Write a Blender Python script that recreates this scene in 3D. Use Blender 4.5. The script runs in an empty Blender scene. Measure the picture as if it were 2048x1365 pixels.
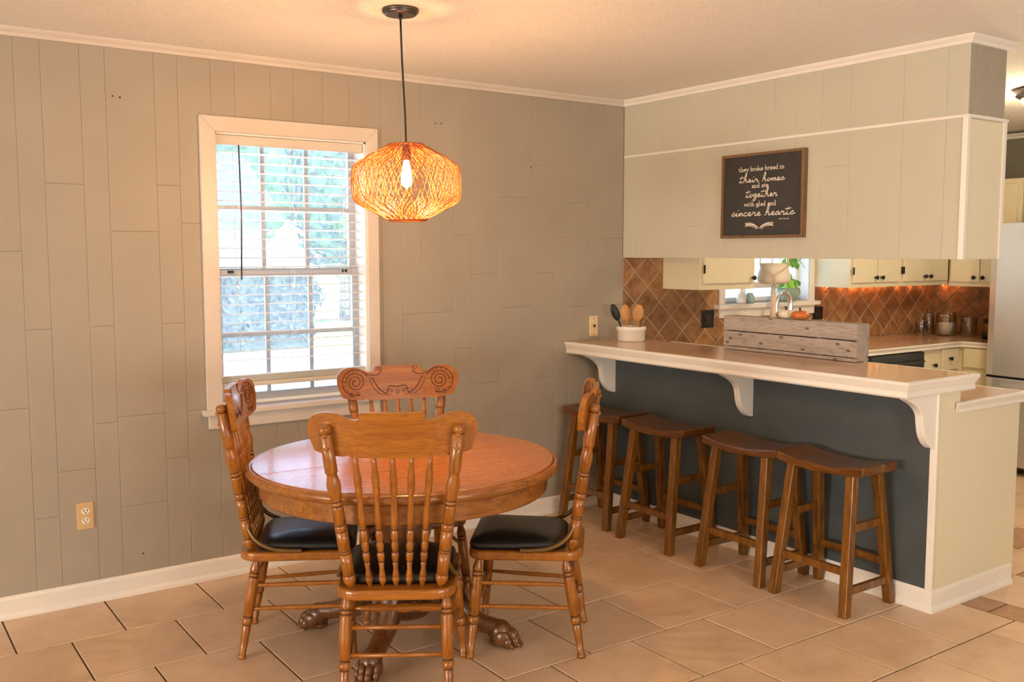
import bpy, bmesh, math, random
from mathutils import Vector, Matrix
random.seed(7)
C = bpy.context.scene.collection
SC = bpy.context.scene
PI = math.pi

# ------------------------------------------------------------------ camera
cam_d = bpy.data.cameras.new('camera')
cam_d.sensor_width = 36.0
cam_d.lens = 33.666
cam_d.clip_start = 0.05
cam = bpy.data.objects.new('camera', cam_d); C.objects.link(cam)
yaw, pitch, roll = 0.6133, 0.09138, -0.00055
fwd = Vector((math.sin(yaw)*math.cos(pitch), math.cos(yaw)*math.cos(pitch), -math.sin(pitch)))
rgt = Vector((math.cos(yaw), -math.sin(yaw), 0)); up = rgt.cross(fwd)
r2 = math.cos(roll)*rgt + math.sin(roll)*up
u2 = -math.sin(roll)*rgt + math.cos(roll)*up
M = Matrix(((r2.x, u2.x, -fwd.x, -3.8856), (r2.y, u2.y, -fwd.y, -4.3578), (r2.z, u2.z, -fwd.z, 1.5107), (0, 0, 0, 1)))
cam.matrix_world = M
SC.camera = cam

# ------------------------------------------------------------------ world, sun, daylight fill, exposure
w = bpy.data.worlds.new('sky'); SC.world = w; w.use_nodes = True
nt = w.node_tree; nt.nodes.clear()
sky = nt.nodes.new('ShaderNodeTexSky'); sky.sky_type = 'NISHITA'; sky.sun_disc = False
sky.sun_elevation = math.radians(52); sky.sun_rotation = math.radians(115); sky.air_density = 1.0; sky.dust_density = 0.6
bg = nt.nodes.new('ShaderNodeBackground'); bg.inputs['Strength'].default_value = 1.0
wo = nt.nodes.new('ShaderNodeOutputWorld')
nt.links.new(sky.outputs[0], bg.inputs[0]); nt.links.new(bg.outputs[0], wo.inputs[0])

def lamp(name, kind, loc, energy, color, rot=None, **kw):
    d = bpy.data.lights.new(name, kind); d.energy = energy; d.color = color
    for k, v in kw.items(): setattr(d, k, v)
    o = bpy.data.objects.new(name, d); C.objects.link(o); o.location = loc
    if rot is not None: o.rotation_euler = rot
    return o
def aim(o, d):
    o.rotation_euler = Vector(d).to_track_quat('-Z', 'Y').to_euler()
sun = lamp('sun', 'SUN', (0, 0, 8), 11.0, (1.0, 0.95, 0.86), angle=0.01)
aim(sun, (-0.62, 0.30, -0.95))
# added fill lights for daylight from unseen windows, tilted up to brighten the ceiling
dl = lamp('daylight_fill_west', 'AREA', (-10.4, -3.4, 1.30), 680, (1.0, 0.905, 0.79), shape='RECTANGLE', size=3.4, size_y=1.8); aim(dl, (1, .1, 1.0))
dl = lamp('daylight_fill_south', 'AREA', (-2.2, -6.40, 1.20), 150, (1.0, 0.905, 0.79), shape='RECTANGLE', size=2.8, size_y=1.9); aim(dl, (0, 1, 1.2))
dl = lamp('daylight_fill_kitchen', 'AREA', (1.9, -6.40, 1.30), 40, (1.0, 0.905, 0.79), shape='RECTANGLE', size=1.8, size_y=1.6); aim(dl, (0, 1, 1.2))

SC.view_settings.view_transform = 'Standard'
SC.view_settings.look = 'None'
SC.view_settings.gamma = 1.0
SC.view_settings.exposure = 0.34
SC.view_settings.use_curve_mapping = False

# ------------------------------------------------------------------ materials
def mat(name, col=(.5, .5, .5), rough=.5, metal=0, spec=.5, coat=0, emit=None, es=0, trans=0):
    m = bpy.data.materials.new(name); m.use_nodes = True
    b = m.node_tree.nodes['Principled BSDF']
    b.inputs['Base Color'].default_value = (*col, 1); b.inputs['Roughness'].default_value = rough
    b.inputs['Metallic'].default_value = metal; b.inputs['Specular IOR Level'].default_value = spec
    b.inputs['Coat Weight'].default_value = coat; b.inputs['Coat Roughness'].default_value = .12
    if emit: b.inputs['Emission Color'].default_value = (*emit, 1); b.inputs['Emission Strength'].default_value = es
    if trans: b.inputs['Transmission Weight'].default_value = trans
    return m
def N(m, t, **kw):
    n = m.node_tree.nodes.new(t)
    for k, v in kw.items():
        if k in n.inputs.keys(): n.inputs[k].default_value = v
        else: setattr(n, k, v)
    return n
def L(m, a, b): m.node_tree.links.new(a, b)
def bsdf(m): return m.node_tree.nodes['Principled BSDF']
def ramp(m, fac, stops):
    r = N(m, 'ShaderNodeValToRGB'); e = r.color_ramp.elements
    while len(e) < len(stops): e.new(.5)
    for i, (p, c) in enumerate(stops): e[i].position = p; e[i].color = (*c, 1)
    L(m, fac, r.inputs[0]); return r
def coords(m, kind='Object', scale=(1, 1, 1), rot=(0, 0, 0)):
    t = N(m, 'ShaderNodeTexCoord'); mp = N(m, 'ShaderNodeMapping')
    mp.inputs['Scale'].default_value = scale; mp.inputs['Rotation'].default_value = rot
    L(m, t.outputs[kind], mp.inputs[0]); return mp.outputs[0]
def bump(m, h, strength=.1, dist=.01):
    b = N(m, 'ShaderNodeBump'); b.inputs['Strength'].default_value = strength; b.inputs['Distance'].default_value = dist
    L(m, h, b.inputs['Height']); L(m, b.outputs[0], bsdf(m).inputs['Normal'])
def objrand(m, src, amount=.12):
    """multiply colour by a per-piece random brightness"""
    oi = N(m, 'ShaderNodeObjectInfo'); mr = N(m, 'ShaderNodeMapRange')
    mr.inputs['To Min'].default_value = 1-amount; mr.inputs['To Max'].default_value = 1+amount*.6
    L(m, oi.outputs['Random'], mr.inputs[0])
    mx = N(m, 'ShaderNodeVectorMath', operation='MULTIPLY'); L(m, src, mx.inputs[0]); L(m, mr.outputs[0], mx.inputs[1])
    L(m, mx.outputs[0], bsdf(m).inputs['Base Color'])
def noisy(name, c1, c2, scale=8, rough=.5, bumps=0, bscale=200, stretch=(1, 1, 1), rnd=0, detail=4, **kw):
    m = mat(name, c1, rough, **kw)
    v = coords(m, 'Object', stretch)
    n = N(m, 'ShaderNodeTexNoise', Scale=scale, Detail=detail); L(m, v, n.inputs['Vector'])
    r = ramp(m, n.outputs[0], [(.3, c1), (.7, c2)])
    L(m, r.outputs[0], bsdf(m).inputs['Base Color'])
    if rnd: objrand(m, r.outputs[0], rnd)
    if bumps:
        n2 = N(m, 'ShaderNodeTexNoise', Scale=bscale, Detail=2); L(m, v, n2.inputs['Vector']); bump(m, n2.outputs[0], bumps, .004)
    return m
def wood(name, dark, mid, light, axis='Z', rough=.35, coat=.25, gs=1.0, spec=.5, knots=False):
    m = mat(name, mid, rough, coat=coat, spec=spec)
    st = {'X': (2.2, 26, 26), 'Y': (26, 2.2, 26), 'Z': (26, 26, 2.2)}[axis]
    v = coords(m, 'Object', tuple(s*gs for s in st))
    n = N(m, 'ShaderNodeTexNoise', Scale=1.6, Detail=6, Roughness=.62, Distortion=.6); L(m, v, n.inputs['Vector'])
    r = ramp(m, n.outputs[0], [(.28, dark), (.5, mid), (.74, light)])
    v2 = coords(m, 'Object', tuple(s*5 for s in st))
    n2 = N(m, 'ShaderNodeTexNoise', Scale=1.5, Detail=2); L(m, v2, n2.inputs['Vector'])
    r2 = ramp(m, n2.outputs[0], [(.36, (.55, .5, .45)), (.5, (1, 1, 1))])
    mx = N(m, 'ShaderNodeMix', data_type='RGBA', blend_type='MULTIPLY'); mx.inputs[0].default_value = .55
    L(m, r.outputs[0], mx.inputs[6]); L(m, r2.outputs[0], mx.inputs[7])
    src = mx.outputs[2]
    if knots:
        vo = N(m, 'ShaderNodeTexVoronoi', Scale=1.0, voronoi_dimensions='2D')
        sx_ = N(m, 'ShaderNodeSeparateXYZ'); cx_ = N(m, 'ShaderNodeCombineXYZ'); L(m, coords(m, 'Object', (1, 5.5, 13)), sx_.inputs[0])
        L(m, sx_.outputs[1], cx_.inputs[0]); L(m, sx_.outputs[2], cx_.inputs[1]); L(m, cx_.outputs[0], vo.inputs['Vector'])
        rk = ramp(m, vo.outputs['Distance'], [(.05, (.35, .27, .2)), (.10, (1, 1, 1))])
        mk = N(m, 'ShaderNodeMix', data_type='RGBA', blend_type='MULTIPLY'); mk.inputs[0].default_value = 1
        L(m, src, mk.inputs[6]); L(m, rk.outputs[0], mk.inputs[7]); src = mk.outputs[2]
    L(m, src, bsdf(m).inputs['Base Color'])
    bump(m, n2.outputs[0], .03, .002)
    return m

WALL = noisy('wall_paint', (.350, .302, .240), (.380, .330, .262), 3, .55, .10, 320)
CREAM = noisy('cream_paint', (.72, .65, .48), (.75, .68, .51), 3, .5, .12, 260)
CABW = noisy('cabinet_paint', (.70, .615, .43), (.74, .655, .465), 3, .4)
WHITE = noisy('white_trim_paint', (.80, .75, .68), (.84, .79, .72), 4, .35)
CASING = noisy('lamp_toned_trim_paint', (.63, .555, .485), (.67, .595, .525), 4, .4)  # same white trim paint, darkened and tinted pink for the lamp-lit window wall
SILLW = mat('window_white', (.85, .83, .80), .4)
CEIL = mat('ceiling_texture', (.80, .74, .66), .9)
_v = coords(CEIL, 'Object')
_n = N(CEIL, 'ShaderNodeTexNoise', Scale=140, Detail=3, Roughness=.7); L(CEIL, _v, _n.inputs['Vector'])
_r = ramp(CEIL, _n.outputs[0], [(.35, (.80, .755, .69)), (.6, (.92, .88, .81))]); L(CEIL, _r.outputs[0], bsdf(CEIL).inputs['Base Color'])
bump(CEIL, _n.outputs[0], .6, .008)
DARKPANEL = noisy('chalk_grey_paint', (.058, .068, .070), (.076, .088, .088), 6, .45, .1, 300)
TILE = mat('floor_tile', (.6, .4, .27), .32)
_v = coords(TILE, 'Object')
_n = N(TILE, 'ShaderNodeTexNoise', Scale=5, Detail=8, Roughness=.65); L(TILE, _v, _n.inputs['Vector'])
_r = ramp(TILE, _n.outputs[0], [(.3, (.61, .41, .258)), (.5, (.70, .49, .32)), (.7, (.76, .555, .38))])
_n2 = N(TILE, 'ShaderNodeTexNoise', Scale=26, Detail=6, Roughness=.7, Distortion=1.2); L(TILE, _v, _n2.inputs['Vector'])
_r2 = ramp(TILE, _n2.outputs[0], [(.30, (.78, .68, .58)), (.42, (1, 1, 1))])
_mx = N(TILE, 'ShaderNodeMix', data_type='RGBA', blend_type='MULTIPLY'); _mx.inputs[0].default_value = .7
L(TILE, _r.outputs[0], _mx.inputs[6]); L(TILE, _r2.outputs[0], _mx.inputs[7]); objrand(TILE, _mx.outputs[2], .07)
bump(TILE, _n2.outputs[0], .05, .004)
TILEB = noisy('brown_border_tile', (.36, .19, .10), (.46, .27, .15), 18, .4, rnd=.2)
GROUT = noisy('floor_grout', (.075, .042, .022), (.11, .065, .036), 30, .9)
SLATE = mat('backsplash_stone', (.3, .15, .07), .5)
_v = coords(SLATE, 'Object')
_n = N(SLATE, 'ShaderNodeTexNoise', Scale=11, Detail=7, Roughness=.7); L(SLATE, _v, _n.inputs['Vector'])
_r = ramp(SLATE, _n.outputs[0], [(.3, (.17, .075, .028)), (.48, (.34, .165, .065)), (.62, (.46, .24, .105)), (.75, (.54, .32, .17))])
objrand(SLATE, _r.outputs[0], .3); bump(SLATE, _n.outputs[0], .3, .004)
BGROUT = noisy('backsplash_grout', (.46, .34, .22), (.52, .39, .26), 30, .9)
OAKZ = wood('oak_upright', (.19, .056, .004), (.33, .106, .008), (.43, .155, .016), 'Z', .3, .35)
OAKX = wood('oak_across', (.27, .078, .006), (.35, .115, .009), (.43, .155, .016), 'X', .3, .35)
OAKD = wood('oak_dark_stain', (.05, .014, .003), (.075, .022, .005), (.10, .032, .007), 'X', .45, .1)  # dark stain of the carving lines and turned grooves
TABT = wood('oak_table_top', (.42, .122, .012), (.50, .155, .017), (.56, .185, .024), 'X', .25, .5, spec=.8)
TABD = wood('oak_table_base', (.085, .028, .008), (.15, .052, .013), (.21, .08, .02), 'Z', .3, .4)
TABA = wood('oak_table_apron', (.18, .055, .008), (.33, .115, .017), (.44, .17, .03), 'X', .28, .4)
STOOLW = wood('walnut_stain', (.066, .022, .002), (.19, .070, .004), (.29, .118, .009), 'Z', .35, .25)
STOOLT = wood('walnut_stain_seat', (.050, .016, .002), (.14, .046, .004), (.24, .088, .008), 'Y', .28, .4)
GREYW = wood('grey_washed_pine', (.30, .25, .215), (.40, .34, .295), (.47, .41, .36), 'Y', .6, 0, gs=.6, knots=True)
COUNTER = noisy('laminate_counter', (.58, .37, .25), (.66, .44, .31), 40, .14, detail=8)
LEATHER = noisy('black_vinyl', (.006, .0065, .0065), (.010, .0105, .010), 60, .36, .10, 500, coat=.2)
BRASS = mat('antique_brass', (.20, .11, .035), .35, .6)
BLACK = mat('black_iron', (.012, .011, .010), .4, .3)
BRONZE = mat('dark_bronze', (.12, .095, .085), .35, .85)
CORD = mat('black_cord', (.012, .010, .010), .6)
STEEL = mat('brushed_steel', (.66, .66, .66), .34, .65)
_n = N(STEEL, 'ShaderNodeTexNoise', Scale=4, Detail=2); L(STEEL, coords(STEEL, 'Object', (1, 1, 180)), _n.inputs['Vector']); bump(STEEL, _n.outputs[0], .03, .002)
CHROME = mat('chrome', (.8, .8, .8), .12, 1.0)
DWGREY = mat('dishwasher_panel', (.05, .055, .05), .3, .4)
IVORY = mat('ivory_plastic', (.62, .42, .20), .4)
OUTW = mat('outlet_white', (.82, .74, .62), .35)
SOCKET = mat('socket_black', (.02, .012, .008), .6)
ALU = mat('window_aluminium', (.42, .43, .45), .4, .2)
BLIND = mat('blind_white', (.80, .78, .74), .45)
BLINDR = mat('blind_rail_white', (.66, .61, .54), .5)
CERAM = mat('white_ceramic', (.82, .77, .68), .18, coat=.4)
CELADON = noisy('celadon_glaze', (.22, .34, .30), (.34, .45, .40), 6, .15, coat=.5)
ROPE = noisy('cotton_rope', (.62, .48, .36), (.72, .58, .45), 90, .9)
POTW = noisy('planter_clay', (.68, .58, .47), (.76, .67, .56), 5, .5)
LEAF = noisy('pothos_leaf', (.20, .50, .06), (.34, .66, .12), 8, .45)
PUMPW = noisy('white_pumpkin_skin', (.74, .66, .50), (.80, .73, .58), 6, .4)
PUMPO = noisy('orange_pumpkin_skin', (.56, .14, .02), (.66, .20, .04), 6, .35)
STEM = mat('pumpkin_stem', (.06, .03, .018), .7)
BAMB = wood('spoon_wood', (.36, .16, .04), (.52, .25, .07), (.6, .32, .1), 'Z', .5, 0)
FLOUR = mat('flour', (.74, .66, .54), .9)
SIGNB = noisy('sign_charcoal', (.030, .027, .025), (.040, .036, .033), 20, .6)
SIGNF = wood('sign_frame_wood', (.12, .06, .025), (.19, .10, .045), (.25, .14, .065), 'Z', .55, 0)
SIGNW = mat('sign_white_ink', (.78, .72, .62), .6)
RATTAN = mat('bamboo_splint', (.40, .105, .014), .55)
BULB = mat('glowing_bulb', (1, .8, .5), .3, emit=(1.0, .62, .22), es=60)
FAIRY = mat('glowing_fairy_bulb', (1, .5, .2), .3, emit=(1.0, .30, .08), es=4)
LAMPGLASS = mat('lit_lamp_glass', (1, .9, .6), .4, emit=(1.0, .86, .45), es=4)
CONC = noisy('sunlit_concrete', (.72, .70, .66), (.80, .78, .74), 2, .9)
GRASS = noisy('lawn_grass', (.20, .30, .03), (.34, .44, .06), 30, .9)
HEDGE = noisy('hedge_leaf', (.040, .065, .045), (.075, .105, .07), 5, .8)
TREEL = noisy('tree_leaf', (.05, .14, .05), (.16, .30, .12), 6, .8)
BARK = noisy('bark', (.10, .07, .05), (.16, .12, .08), 20, .9)
SIDING = noisy('pale_siding', (.42, .46, .50), (.48, .52, .56), 3, .8)
ROOFB = noisy('blue_grey_shingle', (.05, .12, .19), (.08, .17, .25), 12, .8)

def glass_mat(name, tint=(1, 1, 1), refl=.08, rough=.02):
    m = bpy.data.materials.new(name); m.use_nodes = True; t = m.node_tree; t.nodes.clear()
    o = t.nodes.new('ShaderNodeOutputMaterial'); tr = t.nodes.new('ShaderNodeBsdfTransparent'); gl = t.nodes.new('ShaderNodeBsdfGlossy')
    tr.inputs[0].default_value = (*tint, 1); gl.inputs['Roughness'].default_value = rough
    mx = t.nodes.new('ShaderNodeMixShader'); lw = t.nodes.new('ShaderNodeLayerWeight'); lw.inputs[0].default_value = .25
    mp = t.nodes.new('ShaderNodeMapRange'); mp.inputs['To Min'].default_value = refl*.5; mp.inputs['To Max'].default_value = .6
    t.links.new(lw.outputs['Fresnel'], mp.inputs[0]); t.links.new(mp.outputs[0], mx.inputs[0])
    t.links.new(tr.outputs[0], mx.inputs[1]); t.links.new(gl.outputs[0], mx.inputs[2]); t.links.new(mx.outputs[0], o.inputs[0])
    return m
GLASS = glass_mat('window_glass', (.96, .98, 1))
t_ = GLASS.node_tree; o_ = [n for n in t_.nodes if n.type == 'OUTPUT_MATERIAL'][0]; m_ = o_.inputs[0].links[0].from_node
tl_ = t_.nodes.new('ShaderNodeBsdfTranslucent'); tl_.inputs[0].default_value = (.80, .86, .92, 1)      # dust film and insect screen on the panes
mm_ = t_.nodes.new('ShaderNodeMixShader'); dn_ = t_.nodes.new('ShaderNodeTexNoise'); dn_.inputs['Scale'].default_value = 60; dn_.inputs['Detail'].default_value = 4
tc_ = t_.nodes.new('ShaderNodeTexCoord'); t_.links.new(tc_.outputs['Object'], dn_.inputs['Vector'])
mr_ = t_.nodes.new('ShaderNodeMapRange'); mr_.inputs['From Min'].default_value = .3; mr_.inputs['From Max'].default_value = .75; mr_.inputs['To Min'].default_value = .06; mr_.inputs['To Max'].default_value = .17
t_.links.new(dn_.outputs[0], mr_.inputs[0]); t_.links.new(mr_.outputs[0], mm_.inputs[0])
t_.links.new(m_.outputs[0], mm_.inputs[1]); t_.links.new(tl_.outputs[0], mm_.inputs[2]); t_.links.new(mm_.outputs[0], o_.inputs[0])
JARG = glass_mat('jar_glass', (.93, .93, .92), .14, .03)

# ------------------------------------------------------------------ geometry helpers
class MB:
    def __init__(s): s.v = []; s.f = []; s.sm = []
    def add(s, verts, faces, smooth=False):
        b = len(s.v); s.v += [tuple(p) for p in verts]
        s.f += [tuple(i+b for i in f) for f in faces]; s.sm += [smooth]*len(faces); return s
    def box(s, x0, x1, y0, y1, z0, z1):
        v = [(x, y, z) for x in (x0, x1) for y in (y0, y1) for z in (z0, z1)]
        return s.add(v, [(0, 1, 3, 2), (4, 6, 7, 5), (0, 4, 5, 1), (2, 3, 7, 6), (0, 2, 6, 4), (1, 5, 7, 3)])
    def turn(s, p0, p1, prof, seg=14):
        p0 = Vector(p0); p1 = Vector(p1); d = p1-p0; a = d.normalized()
        e1 = a.orthogonal().normalized(); e2 = a.cross(e1); v = []; f = []; n = len(prof)
        for t, r in prof:
            c = p0+d*t
            for k in range(seg):
                q = 2*PI*k/seg; v.append(c+(e1*math.cos(q)+e2*math.sin(q))*r)
        for i in range(n-1):
            for k in range(seg):
                k2 = (k+1) % seg; f.append((i*seg+k, i*seg+k2, (i+1)*seg+k2, (i+1)*seg+k))
        s.add(v, f, True)
        b = len(s.v)-n*seg
        s.f += [tuple(b+k for k in range(seg))[::-1], tuple(b+(n-1)*seg+k for k in range(seg))]; s.sm += [False, False]
        return s
    def tube(s, pts, r, seg=8, flat=None):
        pts = [Vector(p) for p in pts]; n = len(pts); rr = r if isinstance(r, (list, tuple)) else [r]*n
        v = []; f = []; prev = None
        for i, p in enumerate(pts):
            t = (pts[min(i+1, n-1)]-pts[max(i-1, 0)])
            t = t.normalized() if t.length > 1e-9 else Vector((0, 0, 1))
            if prev is None: e1 = t.orthogonal().normalized()
            else:
                e1 = prev-t*prev.dot(t); e1 = e1.normalized() if e1.length > 1e-6 else t.orthogonal().normalized()
            prev = e1; e2 = t.cross(e1)
            for k in range(seg):
                q = 2*PI*k/seg; v.append(p+(e1*math.cos(q)+e2*math.sin(q))*rr[i])
        for i in range(n-1):
            for k in range(seg):
                k2 = (k+1) % seg; f.append((i*seg+k, i*seg+k2, (i+1)*seg+k2, (i+1)*seg+k))
        f.append(tuple(range(seg))[::-1]); f.append(tuple((n-1)*seg+k for k in range(seg)))
        return s.add(v, f, True)
    def ball(s, c, r, seg=12, rings=8, rot=None):
        c = Vector(c); r = r if isinstance(r, (tuple, list)) else (r, r, r); v = []; f = []
        for i in range(rings+1):
            th = PI*i/rings
            for k in range(seg):
                q = 2*PI*k/seg; p = Vector((r[0]*math.sin(th)*math.cos(q), r[1]*math.sin(th)*math.sin(q), r[2]*math.cos(th)))
                if rot: p = rot @ p
                v.append(c+p)
        for i in range(rings):
            for k in range(seg):
                k2 = (k+1) % seg; f.append((i*seg+k, (i+1)*seg+k, (i+1)*seg+k2, i*seg+k2))
        return s.add(v, f, True)
    def prism(s, poly, fn, c0, c1):
        """poly in (a,b); fn(a,b,c)->xyz; extruded from c0 to c1"""
        n = len(poly); v = [fn(a, b, c0) for a, b in poly]+[fn(a, b, c1) for a, b in poly]
        f = [tuple(range(n))[::-1], tuple(range(n, 2*n))]+[(i, (i+1) % n, n+(i+1) % n, n+i) for i in range(n)]
        return s.add(v, f)
    def slab(s, poly, fn, c0, c1, ch, dd=.25):
        """convex piece: sides up to c1-ch*0.6, then chamfered face at c1"""
        n = len(poly); A = sum(poly[i][0]*poly[(i+1) % n][1]-poly[(i+1) % n][0]*poly[i][1] for i in range(n))
        if A < 0: poly = poly[::-1]
        ins = inset(poly, ch) or poly
        v = [fn(a, b, c0) for a, b in poly]+[fn(a, b, c1-(c1-c0)*dd) for a, b in poly]+[fn(a, b, c1) for a, b in ins]
        f = [tuple(range(2*n, 3*n))]
        for i in range(n):
            j = (i+1) % n; f += [(i, j, n+j, n+i), (n+i, n+j, 2*n+j, 2*n+i)]
        f.append(tuple(range(n))[::-1])
        return s.add(v, f)
    def sweep(s, prof, path, closed=False):
        """profile (a,b) carried along a polyline: list of (point, avec, bvec)"""
        n = len(prof); v = []; f = []
        for p, av, bv in path:
            p = Vector(p); av = Vector(av); bv = Vector(bv)
            v += [p+av*a+bv*b for a, b in prof]
        for i in range(len(path)-1):
            for k in range(n):
                k2 = (k+1) % n; f.append((i*n+k, i*n+k2, (i+1)*n+k2, (i+1)*n+k))
        f.append(tuple(range(n))[::-1]); f.append(tuple((len(path)-1)*n+k for k in range(n)))
        return s.add(v, f)
    def mesh(s, name):
        me = bpy.data.meshes.new(name); me.from_pydata(s.v, [], s.f)
        me.polygons.foreach_set('use_smooth', s.sm)
        bm = bmesh.new(); bm.from_mesh(me); bmesh.ops.recalc_face_normals(bm, faces=bm.faces); bm.to_mesh(me); bm.free()
        return me
    def build(s, name, m, parent=None, bevel=0, seg=2, label=None):
        me = s.mesh(name); me.materials.append(m)
        o = bpy.data.objects.new(name, me); C.objects.link(o)
        if parent is not None: o.parent = parent
        if bevel:
            b = o.modifiers.new('bevel', 'BEVEL'); b.width = bevel; b.segments = seg; b.limit_method = 'ANGLE'; b.angle_limit = math.radians(40)
        if label: o['label'] = label
        return o
def inset(poly, d):
    n = len(poly); out = []
    for i in range(n):
        p0 = Vector(poly[i-1]); p1 = Vector(poly[i]); p2 = Vector(poly[(i+1) % n])
        d1 = (p1-p0); d2 = (p2-p1)
        if d1.length < 1e-6 or d2.length < 1e-6: return None
        d1.normalize(); d2.normalize()
        n1 = Vector((-d1.y, d1.x)); n2 = Vector((-d2.y, d2.x)); b = n1+n2
        if b.length < .2: return None
        b = b/(b.dot(n1)); out.append(tuple(p1+b*d))
    return out
def clip(poly, a, b, c):
    """keep a*x+b*y<=c"""
    out = []
    for i in range(len(poly)):
        p, q = poly[i], poly[(i+1) % len(poly)]
        dp = a*p[0]+b*p[1]-c; dq = a*q[0]+b*q[1]-c
        if dp <= 0: out.append(p)
        if dp*dq < 0:
            t = dp/(dp-dq); out.append((p[0]+t*(q[0]-p[0]), p[1]+t*(q[1]-p[1])))
    return out
def area(poly): return abs(sum(poly[i][0]*poly[(i+1) % len(poly)][1]-poly[(i+1) % len(poly)][0]*poly[i][1] for i in range(len(poly))))/2
def rect(a0, a1, b0, b1): return [(a0, b0), (a1, b0), (a1, b1), (a0, b1)]
def rrect(a0, a1, b0, b1, r, n=5):
    out = []
    for cx, cy, q in ((a1-r, b0+r, -PI/2), (a1-r, b1-r, 0), (a0+r, b1-r, PI/2), (a0+r, b0+r, PI)):
        for i in range(n+1):
            t = q+PI/2*i/n; out.append((cx+r*math.cos(t), cy+r*math.sin(t)))
    return out
XY = lambda a, b, c: (a, b, c)
XZ = lambda a, b, c: (a, -c, b)          # c grows towards the room (-y)
YZ = lambda a, b, c: (-c, a, b)          # c grows towards -x
def catmull(pts, n=6):
    pts = [Vector(p) for p in pts]; out = []
    for i in range(len(pts)-1):
        p0 = pts[max(i-1, 0)]; p1 = pts[i]; p2 = pts[i+1]; p3 = pts[min(i+2, len(pts)-1)]
        for k in range(n):
            t = k/n; out.append(.5*((2*p1)+(p2-p0)*t+(2*p0-5*p1+4*p2-p3)*t*t+(3*p1-p0-3*p2+p3)*t**3))
    out.append(pts[-1]); return out

def thing(name, label, cat, loc=(0, 0, 0), rz=0, group=None):
    o = bpy.data.objects.new(name, None); C.objects.link(o); o.empty_display_size = .05
    o.location = loc; o.rotation_euler = (0, 0, rz); o['label'] = label; o['category'] = cat
    if group: o['group'] = group
    return o
def tag(o, label, cat, group=None):
    o['label'] = label; o['category'] = cat
    if group: o['group'] = group
    return o
def struct(o): o['kind'] = 'structure'; return o
def sempty(name):
    o = bpy.data.objects.new(name, None); C.objects.link(o); o['kind'] = 'structure'; return o
def copy_tree(o, parent=None):
    c = o.copy(); C.objects.link(c)
    if parent is not None: c.parent = parent
    for ch in list(o.children): copy_tree(ch, c)
    return c

# ------------------------------------------------------------------ setting: shell
CZ = 2.41                                     # ceiling height
XW, YS, XE = -10.5, -6.5, 3.33                 # west wall, south wall, east (kitchen far) wall
WX0, WX1, WZ0, WZ1 = -2.465, -1.705, .797, 2.062      # dining window opening
KX0, KX1, KZ0, KZ1 = .885, 1.765, 1.180, 2.02         # kitchen window opening

m = MB(); m.box(XW-.2, XE+.2, YS-.2, .25, CZ, CZ+.15); ceiling = struct(m.build('ceiling', CEIL))
m = MB(); m.box(XW-.2, XE+.2, YS-.2, .15, -.2, -.004); floor = struct(m.build('floor', GROUT))

# floor tiles: dining side, running bond, rows along x
rows = [0.0, -.41, -.825, -1.25, -1.66, -2.045, -2.42, -2.83, -3.24, -3.65, -4.06]
XST = .018
def xline(k, off):
    x = -1.02+off
    return x+.413*k if k >= 0 else x+.397*k
for i in range(len(rows)-1):
    y1, y0 = rows[i], rows[i+1]; off = 0 if i % 2 == 0 else -.2055
    for k in range(-9, 5):
        a0, a1 = xline(k, off), xline(k+1, off); a1 = min(a1, XST)
        if a1-a0 < .03: continue
        p = rect(a0+.0030, a1-.0030, y0+.0030, y1-.0030)
        MB().slab(p, XY, -.010, random.uniform(-.0004, .0004), .0025).build('tile', TILE, floor)
# brown border strip and the kitchen floor beyond it
yb = -.02; i = 0
while yb > -4.0:
    ln = (.155, .2)[i % 2]; i += 1
    MB().slab(rect(XST+.003, .178-.003, yb-ln+.003, yb-.003), XY, -.010, 0, .0025).build('tile', TILEB, floor); yb -= ln
for iy in range(0, 10):
    for ix in range(0, 8):
        y1 = .27-.40*iy; x0 = .184+.40*ix
        if x0 > 3.2 or y1 > .1: continue
        p = rect(x0, x0+.397, y1-.397, y1)
        if ix == 2 and iy == 5 or ix == 1 and iy in (3, 6):
            for q in range(2):
                MB().slab(rect(x0, x0+.397, y1-.397+.2*q, y1-.203+.2*q), XY, -.010, 0, .0025).build('tile', TILEB if q else TILE, floor)
        else:
            MB().slab(p, XY, -.010, 0, .0025).build('tile', TILE, floor)

# left (window) wall: backing with the opening, then planks as pieces
def wall_with_hole(name, m, fn, a0, a1, b0, b1, hole, c0, c1):
    w = MB(); h0, h1, g0, g1 = hole
    for r_ in (rect(a0, h0, b0, b1), rect(h1, a1, b0, b1), rect(h0, h1, b0, g0), rect(h0, h1, g1, b1)):
        if r_[1][0]-r_[0][0] > .001: w.prism(r_, fn, c0, c1)
    return struct(w.build(name, m))
wall_left = wall_with_hole('wall_left', WALL, XZ, XW-.2, 0, 0, CZ, (WX0, WX1, WZ0, WZ1), -.16, -.010)
edges = [0.02, -.157, -.261, -.417, -.526, -.678, -.908, -1.087, -1.193, -1.394, -1.507, -1.62, -1.79, -1.93, -2.08, -2.19, -2.36, -2.47, -2.616, -2.716,
         -2.916, -3.015, -3.164, -3.262, -3.46, -3.56, -3.72, -3.86, -4.06, -4.2, -4.4, -4.5, -4.7, -4.85, -5.0, -5.2, -5.35, -5.5, -5.7, -5.85, -6.0, -6.2, -6.4, -6.6]+[-6.6-.2*i for i in range(1, 20)]
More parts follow.
